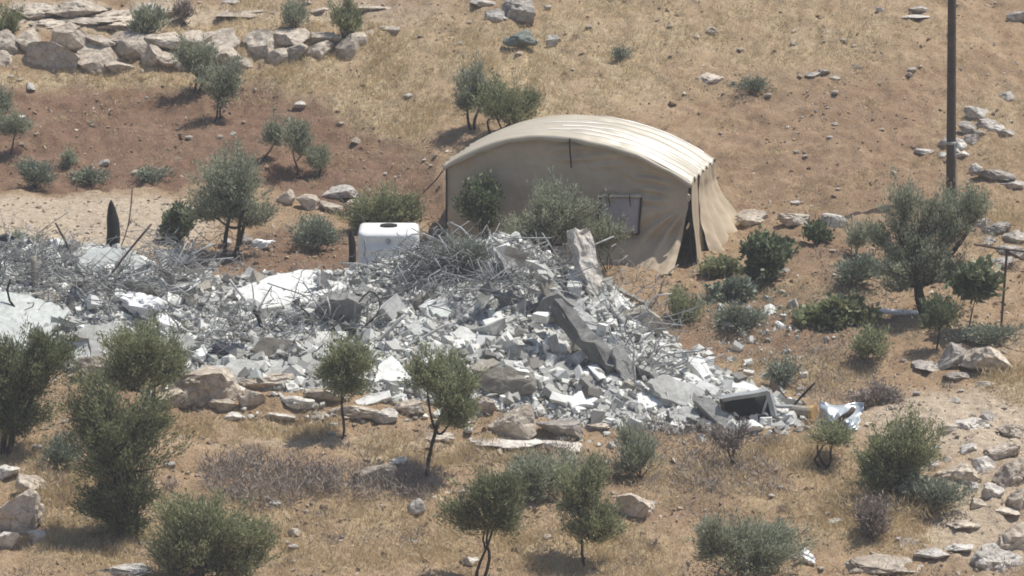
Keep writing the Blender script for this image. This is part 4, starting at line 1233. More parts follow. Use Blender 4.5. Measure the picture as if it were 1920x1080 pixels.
slab('concrete_slab', [(574, 588), (612, 566), (652, 558), (684, 574), (672, 604), (610, 622), (584, 616)], (0.0, -0.95, -0.2), 0.3, 'concdark', 'dark slab coloured as a shaded hollow with loose cables before the white tank', 'concrete slab', 0.05)  # dark slab fills a cavity; its shade is put into the colour
rock((950, 716, 112, 66), 'large earthy brown lump at the lower front of the rubble', 'concrete lump', 'concbrown', 'concrete_lump', 0.5, cuts=13, rough=0.08)
slab('concrete_slab', [(870, 690), (905, 672), (940, 680), (900, 696)], UPT, 0.12, 'concbrown', 'flat earthy piece resting above the large brown lump', 'concrete slab', 0.08)
MORE = [([(560, 560), (640, 528), (668, 540), (600, 572)], (0, -.45, .9), 'concwhite', 'white tilted piece between the big white slab and the tank'), ([(300, 640), (352, 626), (372, 650), (318, 664)], (-.2, -.5, .85), 'conc', 'grey tilted piece above the navy cloth'),
        ([(640, 655), (700, 645), (712, 664), (650, 676)], (.2, -.55, .8), 'concwhite', 'white flat piece left of the bright white lump'), ([(770, 690), (830, 678), (848, 700), (790, 715)], (.1, -.5, .85), 'conc', 'grey flat piece behind the bent olive crown'), ([(1000, 640), (1050, 632), (1062, 652), (1012, 662)], (-.2, -.5, .8), 'concwhite', 'white piece in the open rubble below the tilted beam'),
        ([(905, 600), (945, 588), (962, 606), (920, 618)], (.1, -.5, .8), 'concwhite', 'white squared piece below the dark crest slab'), ([(1010, 690), (1060, 676), (1080, 700), (1030, 716)], (0, -.6, .8), 'conc', 'grey squared piece right of the large brown lump'), ([(1060, 740), (1110, 732), (1124, 752), (1072, 764)], (.1, -.5, .85), 'concwhite', 'white flat piece at the lower rim above the brown grey boulder'),
        ([(1190, 740), (1240, 730), (1262, 752), (1208, 764)], (.1, -.5, .85), 'concwhite', 'white flat piece below the ragged grey wall piece'), ([(1250, 768), (1300, 762), (1312, 782), (1262, 790)], (0, -.5, .85), 'conc', 'grey flat piece in the lower rubble tail'), ([(20, 500), (80, 488), (96, 508), (36, 522)], (0, -.5, .85), 'conc', 'grey piece behind the broad left slab'),
        ([(290, 470), (340, 462), (352, 486), (300, 494)], (.1, -.6, .8), 'conc', 'grey piece right of the pale leaning slab'), ([(1285, 672), (1310, 664), (1340, 706), (1322, 716)], (.4, -.6, .7), 'concwhite', 'narrow white slab tipped up at the top of the rubble tail'), ([(760, 610), (800, 596), (820, 612), (778, 628)], (-.1, -.5, .85), 'conc', 'grey piece beside the long grey pole')]
for pl_, n_, mk_, lb_ in MORE:
    slab('concrete_slab', pl_, n_, 0.13, mk_, lb_, 'concrete slab', 0.10, jit=3.0)
rock((1206, 600, 96, 62), 'big earthy brown concrete lump right of the tilted beam', 'concrete lump', 'concbrown', 'concrete_lump', 0.6, cuts=13, rough=0.08)
rock((1412, 802, 44, 32), 'white block beside the low end of the hollow wall piece', 'concrete block', 'concwhite', 'concrete_block', 0.8, cuts=9, rough=0.05)
rock((320, 605, 26, 22), 'small pale block at the end of the crumpled white sheet', 'concrete block', 'conc', 'concrete_block', 0.8)
rock((310, 520, 40, 40), 'upright earthy block among rods left of the big white slab', 'concrete block', 'concbrown', 'concrete_block', 0.7)
rock((355, 560, 26, 34), 'rounded tan stone standing left of the big white slab', 'stone', 'lime', 'stone', 0.8)
rock((372, 668, 34, 36), 'round white lump at the left end of the navy cloth', 'concrete lump', 'concwhite', 'concrete_lump', 0.8)
# broken rim along the tilted beam
rim = [(944, 466), (975, 482), (1006, 508), (1036, 532), (1062, 546), (1088, 560), (1112, 586), (1136, 620), (1156, 654), (1176, 690)]
rr2 = np.random.RandomState(8)
BA = at(1085, 622)
for i in range(34):
    t = i / 33 * (len(rim) - 1.001); k = int(t); u_ = t - k
    px = rim[k][0] * (1 - u_) + rim[k + 1][0] * u_ + rr2.normal() * 7; py = rim[k][1] * (1 - u_) + rim[k + 1][1] * u_ + rr2.normal() * 5 - 3
    p = at_y(px, py, BA[1] + 0.15 + rr2.uniform(0, 0.3) + max(0, (1040 - px)) * 0.002)
    if px > 1046:
        q_ = e0 + ax_ * bl * (px - 1046) / 130 + tn * (0.2 + rr2.uniform(0, 0.08)) - sn * rr2.uniform(-0.02, 0.34)
        p = q_
    cn = rr2.choice(['white', 'grey', 'pale', 'brownish'], p=[.4, .35, .1, .15])
    o = link('concrete_fragment', CHM[cn][rr2.randint(18)])
    s_ = rr2.uniform(0.13, 0.34)
    o.location = tuple(p); o.scale = (s_ * rr2.uniform(.8, 1.6), s_ * .8, s_ * rr2.uniform(.45, .8)); o.rotation_euler = (rr2.normal() * .4, 0.75 + rr2.normal() * .3, rr2.normal() * .4)
    tag(o, f'{"big" if s_ > .25 else "medium" if s_ > .19 else "small"} {cn} jagged fragment on the tilted beam rim {("at its very top", "in its upper part", "above its middle", "below its middle", "in its lower part", "at its low end")[min(5, i // 6)]}', 'concrete fragment', 'jagged fragments along the beam rim')

# long bars and strips sliding down to the right of the tilted beam
BARS = [((948, 470), (1050, 552), 0.075, 'conc', 'grey ridge bar running up from the tilted beam to the crest'), ((1128, 566), (1236, 690), 0.055, 'conc', 'long grey bar sliding down right of the tilted beam'),
        ((1146, 556), (1246, 724), 0.04, 'concwhite', 'long white strip right of the low beam end'), ((1160, 600), (1210, 706), 0.05, 'conc', 'short grey bar beside the low beam end'), ((1112, 688), (1184, 738), 0.045, 'concwhite', 'uppermost of the pale parallel bars at the lower rubble rim'),
        ((1098, 702), (1170, 752), 0.045, 'conc', 'middle one of the pale parallel bars at the lower rubble rim'), ((1090, 720), (1150, 764), 0.04, 'concwhite', 'lowest of the pale parallel bars at the lower rubble rim'), ((1200, 684), (1128, 728), 0.035, 'conc', 'pale bar crossing the parallel bars at the lower rubble rim'),
        ((1196, 700), (1300, 758), 0.07, 'conc', 'thick grey bar at the start of the rubble tail'), ((1258, 688), (1346, 742), 0.06, 'concwhite', 'white bar lying along the upper side of the rubble tail'), ((1150, 545), (1218, 580), 0.06, 'concbrown', 'earthy bar above the big brown lump'),
        ((640, 640), (560, 668), 0.05, 'conc', 'grey bar lying left of the slender olive crown'), ((300, 590), (220, 560), 0.05, 'conc', 'grey bar behind the crumpled white sheet'), ((830, 470), (770, 540), 0.035, 'conc', 'grey bar leaning in the wire tangle')]
for p0_, p1_, rad_, mk_, lb_ in BARS:
    lo_, hi_ = (p0_, p1_) if p0_[1] > p1_[1] else (p1_, p0_)
    A_ = at(*lo_) + np.array([0, 0, rad_ * 0.5]); B_ = at(*hi_) + np.array([0, 0, rad_ * 1.2])
    mb = MB(); q_ = bend(A_, B_, 0.012, 9, np.random.RandomState(nseed())); q_ += RS.normal(size=q_.shape) * rad_ * 0.15
    mb.tube(q_, rad_ * RS.uniform(0.75, 1.2, 9), 4)
    tag(mb.build('concrete_bar', M[mk_], None, False, A_), lb_, 'concrete bar')

# hollow wall piece with cells
hw = slab('hollow_wall_piece', [(1304, 752), (1330, 744), (1362, 772), (1396, 800), (1368, 810), (1336, 784)], (0.15, -0.8, 0.55), 0.16, 'conc', 'grey hollow wall piece sliding down at the rubble tail', 'wall piece', 0.12, jit=0.8)
for k, (px, py) in enumerate([(1300, 742), (1285, 733), (1272, 728)]):
    slab('concrete_block', [(px - 9, py - 6), (px + 8, py - 9), (px + 12, py + 6), (px - 5, py + 10)], (0.3, -0.7, 0.6), 0.12, 'concdark' if k == 1 else 'conc', 'small broken cell block above the hollow wall piece', 'concrete block', 0.16, group='broken cell blocks above the hollow wall piece')

# ------------------------------------------------------------------ steel, timber and wire in the rubble
def rod(px0, px1, rad, mat, label, cat, name='rod', sag=0.05, group=None, lift0=0.02, dz=None, sides=6, n=7, dy=0.0):
    """bar standing where its lower end px1 meets the heap; upper end in the same upright plane"""
    r_ = np.random.RandomState(nseed())
    lo, hi = (px0, px1) if px0[1] > px1[1] else (px1, px0)
    a = at(*lo) + np.array([0, dy, 0])
    b = at_y(hi[0], hi[1], a[1] + r_.uniform(0.0, 0.25))
    mb = MB(); mb.tube(bend(a - [0, 0, 0.03], b, sag, n, r_), rad, sides)
    return tag(mb.build(name, M[mat], None, True, a), label, cat, group)


rod((284, 420), (198, 532), 0.022, 'rust', 'long dark stick slanting across the pale leaning slab', 'stick', 'stick', 0.02)
rod((104, 418), (136, 492), 0.020, 'rust', 'dark upright branch rising left of the pale leaning slab', 'stick', 'stick', 0.04)
rod((248, 352), (226, 462), 0.013, 'rust', 'thin tall twig right of the black pointed post', 'stick', 'stick', 0.03)
rod((62, 480), (66, 545), 0.07, 'concbrown', 'stubby brown post standing in the scrap at far left', 'post', 'post', 0.01)
rod((19, 524), (34, 606), 0.022, 'black', 'bent black iron stake in front of the left pale slab', 'stake', 'stake', 0.09)
rod((430, 524), (482, 596), 0.026, 'conc', 'grey dusty bar slanting over the big white slab', 'bar', 'bar', 0.02)
rod((510, 536), (480, 590), 0.014, 'rebar', 'thin rod branching from the slanting grey bar', 'rod', 'rod', 0.03)
rod((472, 530), (482, 592), 0.012, 'rebar', 'thin upright rod against the big white slab', 'rod', 'rod', 0.03)
rod((476, 582), (496, 622), 0.04, 'black', 'charred black stub below the big white slab', 'stub', 'charred_stub', 0.05)
rod((598, 506), (596, 556), 0.035, 'concwhite', 'short white post at the right end of the big white slab', 'post', 'post', 0.0)
rod((760, 590), (706, 641), 0.030, 'conc', 'pale straight pipe leaning in front of the wire tangle', 'pipe', 'pipe', 0.0)
rod((842, 606), (752, 654), 0.026, 'conc', 'long grey pole lying across the central rubble', 'pole', 'pole', 0.01)
rod((1272, 496), (1216, 584), 0.014, 'concbrown', 'thin curved rod arching over the brown concrete lump', 'rod', 'rod', 0.09)
rod((940, 370), (1016, 462), 0.018, 'concbrown', 'long bare stem slanting before the tent front', 'stem', 'dry_stem', 0.02)
rod((1018, 424), (1052, 486), 0.015, 'concbrown', 'second shorter bare stem before the tent front', 'stem', 'dry_stem', 0.02)
rod((1116, 500), (1064, 530), 0.055, 'redsteel', 'faded red steel tube lying against the pillar stump', 'steel tube', 'steel_tube', 0.0)
rod((985, 540), (985, 606), 0.016, 'conc', 'upright grey rod in front of the dark slab', 'rod', 'rod', 0.03)
rod((1030, 575), (1075, 640), 0.013, 'rebar', 'thin rod hanging below the dark beam underside', 'rod', 'rod', 0.02)
rod((640, 590), (650, 625), 0.03, 'black', 'short black bar in front of the dark hollow', 'bar', 'bar', 0.02)
rod((1190, 655), (1192, 722), 0.024, 'conc', 'upright pale bar at the low end of the tilted beam', 'bar', 'bar', 0.02)
rod((690, 565), (688, 612), 0.022, 'conc', 'short pale upright bar left of the straight pipe', 'bar', 'bar', 0.02)

# dark pointed post and dark trunk by the tank
def pointed(px, top, bot, w, label, mat='black', name='pointed_post', y=None):
    a = at(px, bot) if y is None else at_y(px, bot, y)
    s = ppm(a[1]); H = (bot - top) / s + 0.25; R = w / 2 / s
    t = np.array([0, 0.25, 0.5, 0.7, 0.85, 0.94, 1.0])
    prof = np.array([1.0, 1.0, 0.97, 0.88, 0.66, 0.38, 0.06]) * R
    pts_ = np.stack([0.04 * np.sin(t * 3), 0 * t, t * H - 0.25], 1) + a
    mb = MB(); mb.tube(pts_, prof, 9)
    v = np.vstack(mb.V); v = v + 0.018 * np.stack([vnoise3(v * 9, 3), vnoise3(v * 9, 4), vnoise3(v * 5, 5)], 1)
    mb.V = [v]
    return tag(mb.build(name, M[mat], None, True, a), label, 'post')


pointed(209, 374, 472, 26, 'tall black pointed post standing before the dirt track', y=2.4)
pointed(657, 425, 506, 17, 'dark charred stump standing left of the white tank', y=2.9, name='charred_stump')

# wire and reinforcing rods
r = np.random.RandomState(55)
CL = [('left', (60, 500), (70, 40), 30), ('left', (190, 540), (80, 45), 20), ('mid', (330, 500), (60, 50), 30), ('mid', (440, 620), (80, 40), 14), ('mid', (620, 580), (60, 45), 16),
      ('tank', (790, 510), (45, 45), 46), ('crest', (850, 490), (80, 45), 46), ('crest', (930, 530), (90, 40), 34), ('beam', (1040, 500), (50, 30), 16), ('beam', (1190, 600), (40, 50), 18), ('beam', (1210, 690), (30, 30), 8)]
fine = MB()
for key, (cx, cy), (rx, ry), nn in CL:
    for k in range(nn):
        px, py = cx + r.normal() * rx * 0.75, cy + abs(r.normal()) * ry * 0.7
        a = at(px, min(py, 760))
        th = r.uniform(-1.3, 1.3)
        if key == 'tank': th = r.normal(0.75, 0.45)
        if key == 'crest' and k % 3 == 0: th = r.choice([-1, 1]) * r.normal(1.45, 0.12)
        L = r.uniform(0.45, 1.35) * (1.2 if key == 'crest' else 1)
        b = a + np.array([math.sin(th) * L, r.normal() * 0.25, math.cos(th) * L * 0.62 - 0.05])
        rad = r.uniform(0.008, 0.016)
        mb = MB(); mb.tube(kinked(a - [0, 0, 0.05], b, 0.13, 8, r) if k % 3 else bend(a - [0, 0, 0.05], b, 0.1, 8, r), rad, 5)
        ang_ = math.degrees(math.atan2(b[0] - a[0], max(b[2] - a[2], 1e-3)))
        how = 'upright' if abs(ang_) < 22 else 'lying' if abs(ang_) > 68 else 'right leaning' if ang_ > 0 else 'left leaning'
        tag(mb.build('rebar', M['rebar'], None, True, a), f'{"long" if L > 1 else "short"} {"thick" if rad > .012 else "thin"} {how} bent reinforcing rod {relation(px, py, RLAND)}', 'rebar', 'bent reinforcing rods in the rubble')
    for k in range(nn * (8 if key in ('left', 'mid') else 5)):
        px, py = cx + r.normal() * rx * 0.9, cy + r.normal() * ry * 0.6 + 12
        a = at(px, min(py, 760)) + [0, 0, r.uniform(0, 0.25)]
        th = r.uniform(0, 6.28); L = r.uniform(0.25, 0.8)
        if key == 'tank': th = r.normal(0.8, 0.3)
        b = a + np.array([math.sin(th) * L, r.normal() * 0.2, abs(math.cos(th)) * L * 0.6])
        fine.tube(kinked(a, b, 0.2, 7, r), r.uniform(0.005, 0.009), 3)
o = fine.build('wire_tangle', M['rebar'], None, True)
tag(o, 'mass of thin grey wire and mesh twisted over the rubble crest', 'wire', None, 'stuff')
for k in range(7):
    px = 590 + k * 14 + r.normal() * 3
    a = at(px, 628 - abs(r.normal()) * 14); b = at_y(px + r.normal() * 22, 560 + r.uniform(-6, 20), a[1])
    mb = MB(); mb.tube(bend(a, b, 0.25, 9, r), 0.015, 5)
    tag(mb.build('cable', M['conc' if k % 3 else 'black'], None, True, a), f'{("leftmost", "second", "third", "fourth", "fifth", "sixth", "rightmost")[k]} of the loose looping cables hanging before the dark hollow', 'cable', 'loose cables before the dark hollow')

# ------------------------------------------------------------------ white water tank
ty = 3.2
tb = at_y(728, 518, ty); s = ppm(ty)
tank = empty('water_tank', (tb[0], tb[1] + 0.5, tb[2]), 'white square plastic water tank with dark lid behind the wire', 'water tank')
b = bmesh.new()
bmesh.ops.create_cube(b, size=1.0)
Wt, Ht = 114 / s, 0.95
bmesh.ops.scale(b, vec=(Wt, 1.0, Ht), verts=b.verts[:])
bmesh.ops.bevel(b, geom=b.edges[:], offset=0.12, segments=4, affect='EDGES', profile=0.6)
bmesh.ops.subdivide_edges(b, edges=[e for e in b.edges if e.calc_length() > 0.4], cuts=14, use_grid_fill=True)
for v in b.verts:
    if v.co.y < -0.3: v.co.y += 0.034 * math.cos(v.co.z * 2 * math.pi / 0.24) * (1 if abs(v.co.x) < Wt * 0.42 else 0.2)
me = bpy.data.meshes.new('tank_body'); b.to_mesh(me); b.free()
me.polygons.foreach_set('use_smooth', np.ones(len(me.polygons), dtype=bool))
o = link('tank_body', me, M['plastic'], tank); o.location = (0, 0, 0.38)
mb = MB(); mb.tube(np.array([[0.0, 0, 0.82], [0.0, 0, 0.885], [0.0, 0, 0.895]]), [0.16, 0.16, 0.12], 16)
link('lid', mesh_np('lid', mb.V[0], mb.F[0], M['black'], False), None, tank)
mb = MB(); mb.tube(np.array([[0.0, -0.46, 0.66], [0.0, -0.525, 0.66]]), [0.055, 0.055], 12)
link('round_port', mesh_np('port', mb.V[0], mb.F[0], M['greysteel']), None, tank)
b = bmesh.new(); bmesh.ops.create_cube(b, size=1.0); bmesh.ops.scale(b, vec=(Wt * 1.02, 1.02, 0.12), verts=b.verts[:])
me = bpy.data.meshes.new('pallet'); b.to_mesh(me); b.free()
o = link('pallet', me, M['wood'], tank); o.location = (0, 0, -0.17)

# ------------------------------------------------------------------ steel frame, dark plate, tin sheet at the rubble tail
fy = at(1400, 790) + np.array([0, -0.1, 0.0])
def fpx(px, py, dy=0.0): return at_y(px, py, fy[1] + dy)
frame = empty('metal_window', fy, 'bent dark steel window lying at the right end of the rubble', 'steel frame')
FP = [(1352, 748), (1440, 733), (1452, 780), (1362, 786)]
for i in range(4):
    a, c = FP[i], FP[(i + 1) % 4]
    mb = MB(); mb.tube(bend(fpx(*a, 0.1), fpx(*c, 0.1), 0.01, 5), 0.06 if i < 2 else 0.035, 4)
    mb.build('frame_bar', M['greysteel' if i < 2 else 'rust'], frame)
mb = MB(); mb.tube(bend(fpx(1440, 745, .2), fpx(1428, 784, .1), 0.01, 4), 0.02, 4); mb.build('frame_bar', M['greysteel'], frame)
q = [fpx(*p, 0.28) for p in FP]
P = np.array([[q[0], q[1]], [q[3], q[2]]])
sheet('back_plate', P, M['black'], frame, 0.02)
mb = MB(); mb.tube(np.stack([fpx(1442, 734, .3), fpx(1452, 756, .3), fpx(1458, 762, .25), fpx(1486, 762, .2)]), 0.035, 5); mb.build('frame_arm', M['greysteel'], frame)
slab('steel_plate', [(1444, 718), (1448, 706), (1462, 728), (1486, 752), (1456, 754)], (0.2, -0.9, 0.3), 0.04, 'greysteel', 'dark triangular steel plate standing behind the metal window', 'steel plate', 0.1, fn=G)
bpy.data.objects['steel_plate'].data.materials[0] = M['rust']
rod((1528, 718), (1480, 770), 0.020, 'black', 'thin black pole sticking up right of the metal window', 'pole', 'pole', 0.03)
rod((1466, 766), (1440, 778), 0.03, 'black', 'black bar lying along the lower edge of the metal window', 'bar', 'bar', 0.02)
tp = at_ground(1560, 806)
sheet_root = empty('tin_sheet', tp, 'crumpled shiny tin sheet beside the ochre cylinder at the rubble tail', 'tin sheet')
gu, gv = np.meshgrid(np.linspace(0, 1, 26), np.linspace(0, 1, 20))
PP = np.zeros(gu.shape + (3,))
for i in range(gu.shape[0]):
    for j in range(gu.shape[1]):
        u_, v_ = gu[i, j], gv[i, j]
        px = 1532 + 82 * u_ + 6 * v_; py = 812 - 62 * v_ * (1 - 0.18 * u_) + 6 * math.sin(u_ * 5)
        PP[i, j] = at_y(px, py, tp[1] + 0.55 * v_ + 0.13 * math.sin(u_ * 6 + v_ * 3.5) + 0.07 * float(vnoise2(np.array([u_ * 5.3]), np.array([v_ * 4.1]), 5)[0]) + 0.05 * float(vnoise2(np.array([u_ * 11]), np.array([v_ * 9]), 6)[0]))
sheet('sheet_metal', PP, M['tin'], sheet_root, 0.006)
drum = empty('metal_drum', at_y(1510, 785, tp[1] + 0.3), 'tan metal drum with ochre end between the tin sheet and the metal window', 'drum')
mb = MB(); mb.tube(np.stack([at_y(1484, 768, tp[1] + 0.55), at_y(1520, 772, tp[1] + 0.35)]), 0.085, 12); mb.build('drum_body', M['concbrown'], drum)
mb = MB(); mb.tube(np.stack([at_y(1520, 772, tp[1] + 0.35), at_y(1527, 773, tp[1] + 0.31)]), 0.115, 12); mb.build('rim', M['orange'], drum)
rod((1600, 766), (1562, 800), 0.05, 'rust', 'rusty brown strip lying across the tin sheet', 'metal strip', 'metal_strip', 0.08, dy=-0.25)

# ------------------------------------------------------------------ cloths and bags
def crumple(poly_box, label, cat, mat, name, seed, height=0.25, dr=0.6, fn=None, rot=0.0, detail=1.0):
    cx, cy, w, h = poly_box
    p = at(cx, cy + h * 0.45, fn); s_ = ppm(p[1]); Wm = w / s_; Hm = h / s_
    v, f = rock_verts(seed, 4, 7, 0.28 * detail)
    v = v * np.array([Wm, Wm * dr, Hm])
    me_ = mesh_np(name, v, f, M[mat], True)
    o_ = link(name, me_); o_.location = (p[0], p[1] + Wm * dr * 0.35, p[2] + Hm * 0.42); o_.rotation_euler = (0, rot, 0)
    return tag(o_, label, cat)


crumple((262, 580, 92, 58), 'crumpled bright white plastic sheet draped on the left rubble', 'plastic sheet', 'whitecloth', 'plastic_sheet', 901, rot=0.25)
crumple((322, 612, 70, 26), 'thin trailing strip of white plastic right of the crumpled sheet', 'plastic strip', 'whitecloth', 'plastic_strip', 902, rot=0.35)
crumple((489, 458, 56, 22), 'white plastic bag lying on red soil under the grey olive', 'plastic bag', 'whitecloth', 'plastic_bag', 903, fn=G, rot=-0.25)
crumple((1510, 1046, 46, 32), 'white plastic bag lying in straw near the bottom edge', 'plastic bag', 'whitecloth', 'plastic_bag', 904, fn=G, rot=0.4)
crumple((975, 76, 66, 38), 'crumpled grey green tarpaulin with dark folds below the dark fronted boulder', 'tarpaulin', 'greencloth', 'tarpaulin', 905, fn=G)
crumple((430, 662, 90, 28), 'navy blue cloth spread under the grey slabs of the rubble', 'cloth', 'bluecloth', 'cloth', 906)
crumple((14, 450, 34, 22), 'dark round bundle with pale wrap at the far left edge', 'bundle', 'bluecloth', 'bundle', 907)

# ------------------------------------------------------------------ poles and boards
pb = at_ground(1783, 384)
pole = empty('utility_pole', pb, 'tall dark timber utility pole rising out of the picture behind the olive', 'utility pole')
zt = at_y(1786, -260, pb[1])
mb = MB(); tt = np.linspace(0, 1, 14)
pp_ = pb + (zt - pb) * tt[:, None]; pp_[0] -= [0, 0, 0.3]
mb.tube(pp_, np.linspace(0.098, 0.068, 14), 14); mb.build('shaft', M['wood'], pole, True)
c_ = at_y(1784, 268, pb[1])
mb = MB(); mb.tube(np.stack([c_ - [0, 0, 0.03], c_ + [0, 0, 0.03]]), 0.10, 14); mb.build('band', M['greysteel'], pole, True)
mb = MB(); mb.tube(bend(c_ + [0.05, -0.09, 0], c_ + [0.09, -0.08, -0.85], 0.04, 8), 0.008, 5); mb.build('cable', M['greysteel'], pole)
mp = at_ground(1876, 612)
post = empty('metal_post', mp, 'thin rusty metal post with a sloping crossbar at the right edge', 'post')
tp_ = at_y(1888, 470, mp[1])
mb = MB(); mb.tube(np.stack([mp - [0, 0, 0.2], tp_]), 0.024, 6); mb.build('upright', M['rust'], post)
mb = MB(); mb.tube(bend(at_y(1826, 458, mp[1] + 0.1), at_y(1990, 478, mp[1] - 0.1), 0.01, 6), 0.022, 6); mb.build('crossbar', M['rust'], post)
mb = MB(); mb.tube(bend(at_y(1886, 474, mp[1]), at_y(1916, 486, mp[1] + 0.1), 0.03, 5), 0.03, 6); mb.build('bracket', M['rust'], post)
bp = at_ground(1690, 592)
b = bmesh.new(); bmesh.ops.create_cube(b, size=1.0); bmesh.ops.scale(b, vec=(0.84, 0.16, 0.05), verts=b.verts[:]); bmesh.ops.bevel(b, geom=b.edges[:], offset=0.006, segments=1, affect='EDGES')
me = bpy.data.meshes.new('board'); b.to_mesh(me); b.free()
o = link('wooden_board', me, M['board']); o.location = (bp[0], bp[1], bp[2] + 0.05); o.rotation_euler = (0.2, 0.075, 0.1)
tag(o, 'white painted board lying on the ground left of the big olive', 'board')

# ------------------------------------------------------------------ olive trees, shrubs and weeds
OL = dict(mat='olive')
plant('small olive tree in front of the terrace wall, leaning over its own shadow', 'tree', (355, 182), [(368, 105, 78, 92), (388, 130, 60, 50)], 3200, 'olivegrey', tips=60, trunk_r=0.04, stems=2, fn=G)
plant('small olive tree lower right of its twin below the terrace wall', 'tree', (413, 228), [(415, 158, 74, 92), (432, 150, 50, 66)], 2600, 'olivegrey', tips=60, trunk_r=0.03, stems=2, fn=G)
plant('thin young olive at the left edge of the red field', 'tree', (18, 290), [(30, 232, 58, 48)], 1300, 'olivegrey', tips=34, trunk_r=0.025, fn=G)
plant('sparse grey olive cut by the left edge below the wall', 'tree', (-6, 230), [(4, 190, 40, 54)], 900, 'olivegrey', tips=30, trunk_r=0.025, fn=G)
plant('thin leaning olive sapling on the red field, left of a taller one', 'tree', (492, 302), [(513, 248, 42, 60)], 900, 'olivegrey', tips=34, trunk_r=0.024, fn=G)
plant('slim olive on the red field with drooping right branch', 'tree', (556, 332), [(556, 258, 64, 76), (572, 280, 40, 30)], 1700, 'olivegrey', tips=50, trunk_r=0.026, fn=G)
plant('round grey bush right of the slim olive on the red field', 'bush', (600, 326), [(600, 299, 46, 48)], 900, 'olivegrey', 'bush', tips=40, trunk_r=0.015, stems=4, fn=G)
plant('tiny dark shrub alone in the red field', 'bush', (130, 316), [(130, 298, 22, 36)], 350, 'olivegrey', 'bush', tips=18, trunk_r=0.012, stems=3, fn=G)
plant('low spreading grey shrub near the track at the left', 'bush', (68, 350), [(66, 326, 84, 46)], 1500, 'bluegreen', 'bush', tips=60, trunk_r=0.012, stems=5, fn=G)
plant('flat grey weed patch right of the low spreading shrub', 'bush', (172, 345), [(170, 330, 74, 26)], 700, 'bluegreen', 'bush', tips=40, trunk_r=0.01, stems=5, fn=G)
plant('flat grey weed patch in the lower red field', 'bush', (290, 338), [(290, 326, 70, 22)], 500, 'bluegreen', 'bush', tips=36, trunk_r=0.01, stems=5, fn=G)
plant('left olive of the pair standing behind the tent', 'tree', (880, 242), [(886, 160, 86, 96)], 3000, 'olivegrey', tips=80, trunk_r=0.035, stems=2, fn=G, up=0.6)
plant('bigger right olive of the pair standing behind the tent', 'tree', (918, 262), [(958, 196, 112, 100), (925, 190, 60, 60)], 4200, 'olive', tips=110, trunk_r=0.035, stems=3, fn=G, up=0.6)
plant('dark bush at the upper left corner above the wall', 'bush', (12, 66), [(12, 36, 56, 58)], 1300, 'olive', 'bush', tips=50, trunk_r=0.015, stems=4, fn=G)
plant('grey spiky shrub in front of the flat outcrop', 'bush', (272, 62), [(275, 40, 66, 44)], 700, 'olivegrey', 'bush', tips=40, trunk_r=0.012, stems=5, leaf=(0.16, 0.03), fn=G, up=0.6)
plant('brown dry shrub right of the grey spiky shrub', 'bush', (342, 46), [(342, 26, 44, 36)], 700, 'dry', 'bush', tips=40, trunk_r=0.012, stems=5, fn=G)
plant('upright grey bush left of two above the terrace wall', 'bush', (553, 56), [(554, 24, 54, 60)], 1100, 'olivegrey', 'bush', tips=46, trunk_r=0.014, stems=5, fn=G, up=0.7)
plant('upright dark bush right of two above the terrace wall', 'bush', (650, 74), [(650, 38, 56, 70)], 1200, 'olive', 'bush', tips=46, trunk_r=0.014, stems=5, fn=G, up=0.7, leaf=(0.12, 0.024))
plant('small faded weed on the open slope above the tent', 'bush', (1165, 112), [(1165, 102, 40, 18)], 260, 'bluegreen', 'bush', tips=24, trunk_r=0.008, stems=4, fn=G)
plant('faded green weed patch on the open slope between two flat rocks', 'bush', (1410, 172), [(1408, 160, 90, 26)], 500, 'bluegreen', 'bush', tips=50, trunk_r=0.008, stems=5, fn=G)
plant('large grey olive tree beside the dirt track', 'tree', (440, 478), [(438, 350, 140, 130), (400, 380, 110, 90), (470, 400, 90, 80)], 9500, 'olivegrey', tips=210, trunk_r=0.05, stems=3, spread=0.10, fn=G)
plant('bright green shrub tucked under the left side of the large grey olive', 'bush', (330, 458), [(332, 420, 66, 64)], 1600, 'green', 'bush', tips=50, trunk_r=0.03, stems=3, leaf=(0.09, 0.05), fn=G)
plant('spreading olive bush right behind the white tank', 'bush', (715, 440), [(720, 390, 150, 84), (680, 400, 70, 70)], 5200, 'olive', 'bush', tips=130, trunk_r=0.03, stems=5, fn=G, spread=0.2)
plant('low grey green shrub on red soil left of the white tank', 'bush', (592, 468), [(590, 432, 100, 56)], 2200, 'bluegreen', 'bush', tips=80, trunk_r=0.012, stems=5, fn=G, spread=0.2)
plant('bright green shrub against the left front of the tent', 'bush', (900, 500), [(900, 388, 74, 84)], 3200, 'green', 'bush', tips=80, trunk_r=0.025, stems=4, fn=lambda x, y: ground_z(x, y), leaf=(0.09, 0.042))
plant('wide grey olive in front of the tent wall', 'tree', (1025, 510), [(1025, 398, 160, 105), (985, 430, 120, 70), (1085, 430, 80, 76)], 9000, 'olivegrey', tips=210, trunk_r=0.05, stems=4, spread=0.15, fn=G)
plant('small olive sprig before the tent window', 'bush', (1140, 508), [(1142, 442, 64, 58)], 1500, 'olivegrey', 'bush', tips=40, trunk_r=0.012, stems=4, fn=G)
plant('pale dry brush on the rubble crest beneath the grey olive', 'bush', (860, 520), [(865, 478, 130, 80)], 2000, 'bluegreen', 'bush', tips=110, trunk_r=0.012, stems=6, spread=0.3, leaf=(0.09, 0.014), trunk_mat='rebar')
plant('broad old olive tree with thick forked trunk at the right', 'tree', (1742, 592), [(1715, 440, 130, 160), (1780, 410, 120, 140), (1735, 495, 170, 100), (1690, 520, 100, 70), (1790, 500, 90, 80), (1695, 380, 80, 90), (1820, 390, 70, 100), (1680, 480, 90, 80), (1650, 430, 60, 80)], 15000, 'olivegrey', tips=280, trunk_r=0.11, stems=2, spread=0.09, fn=G, up=0.45)
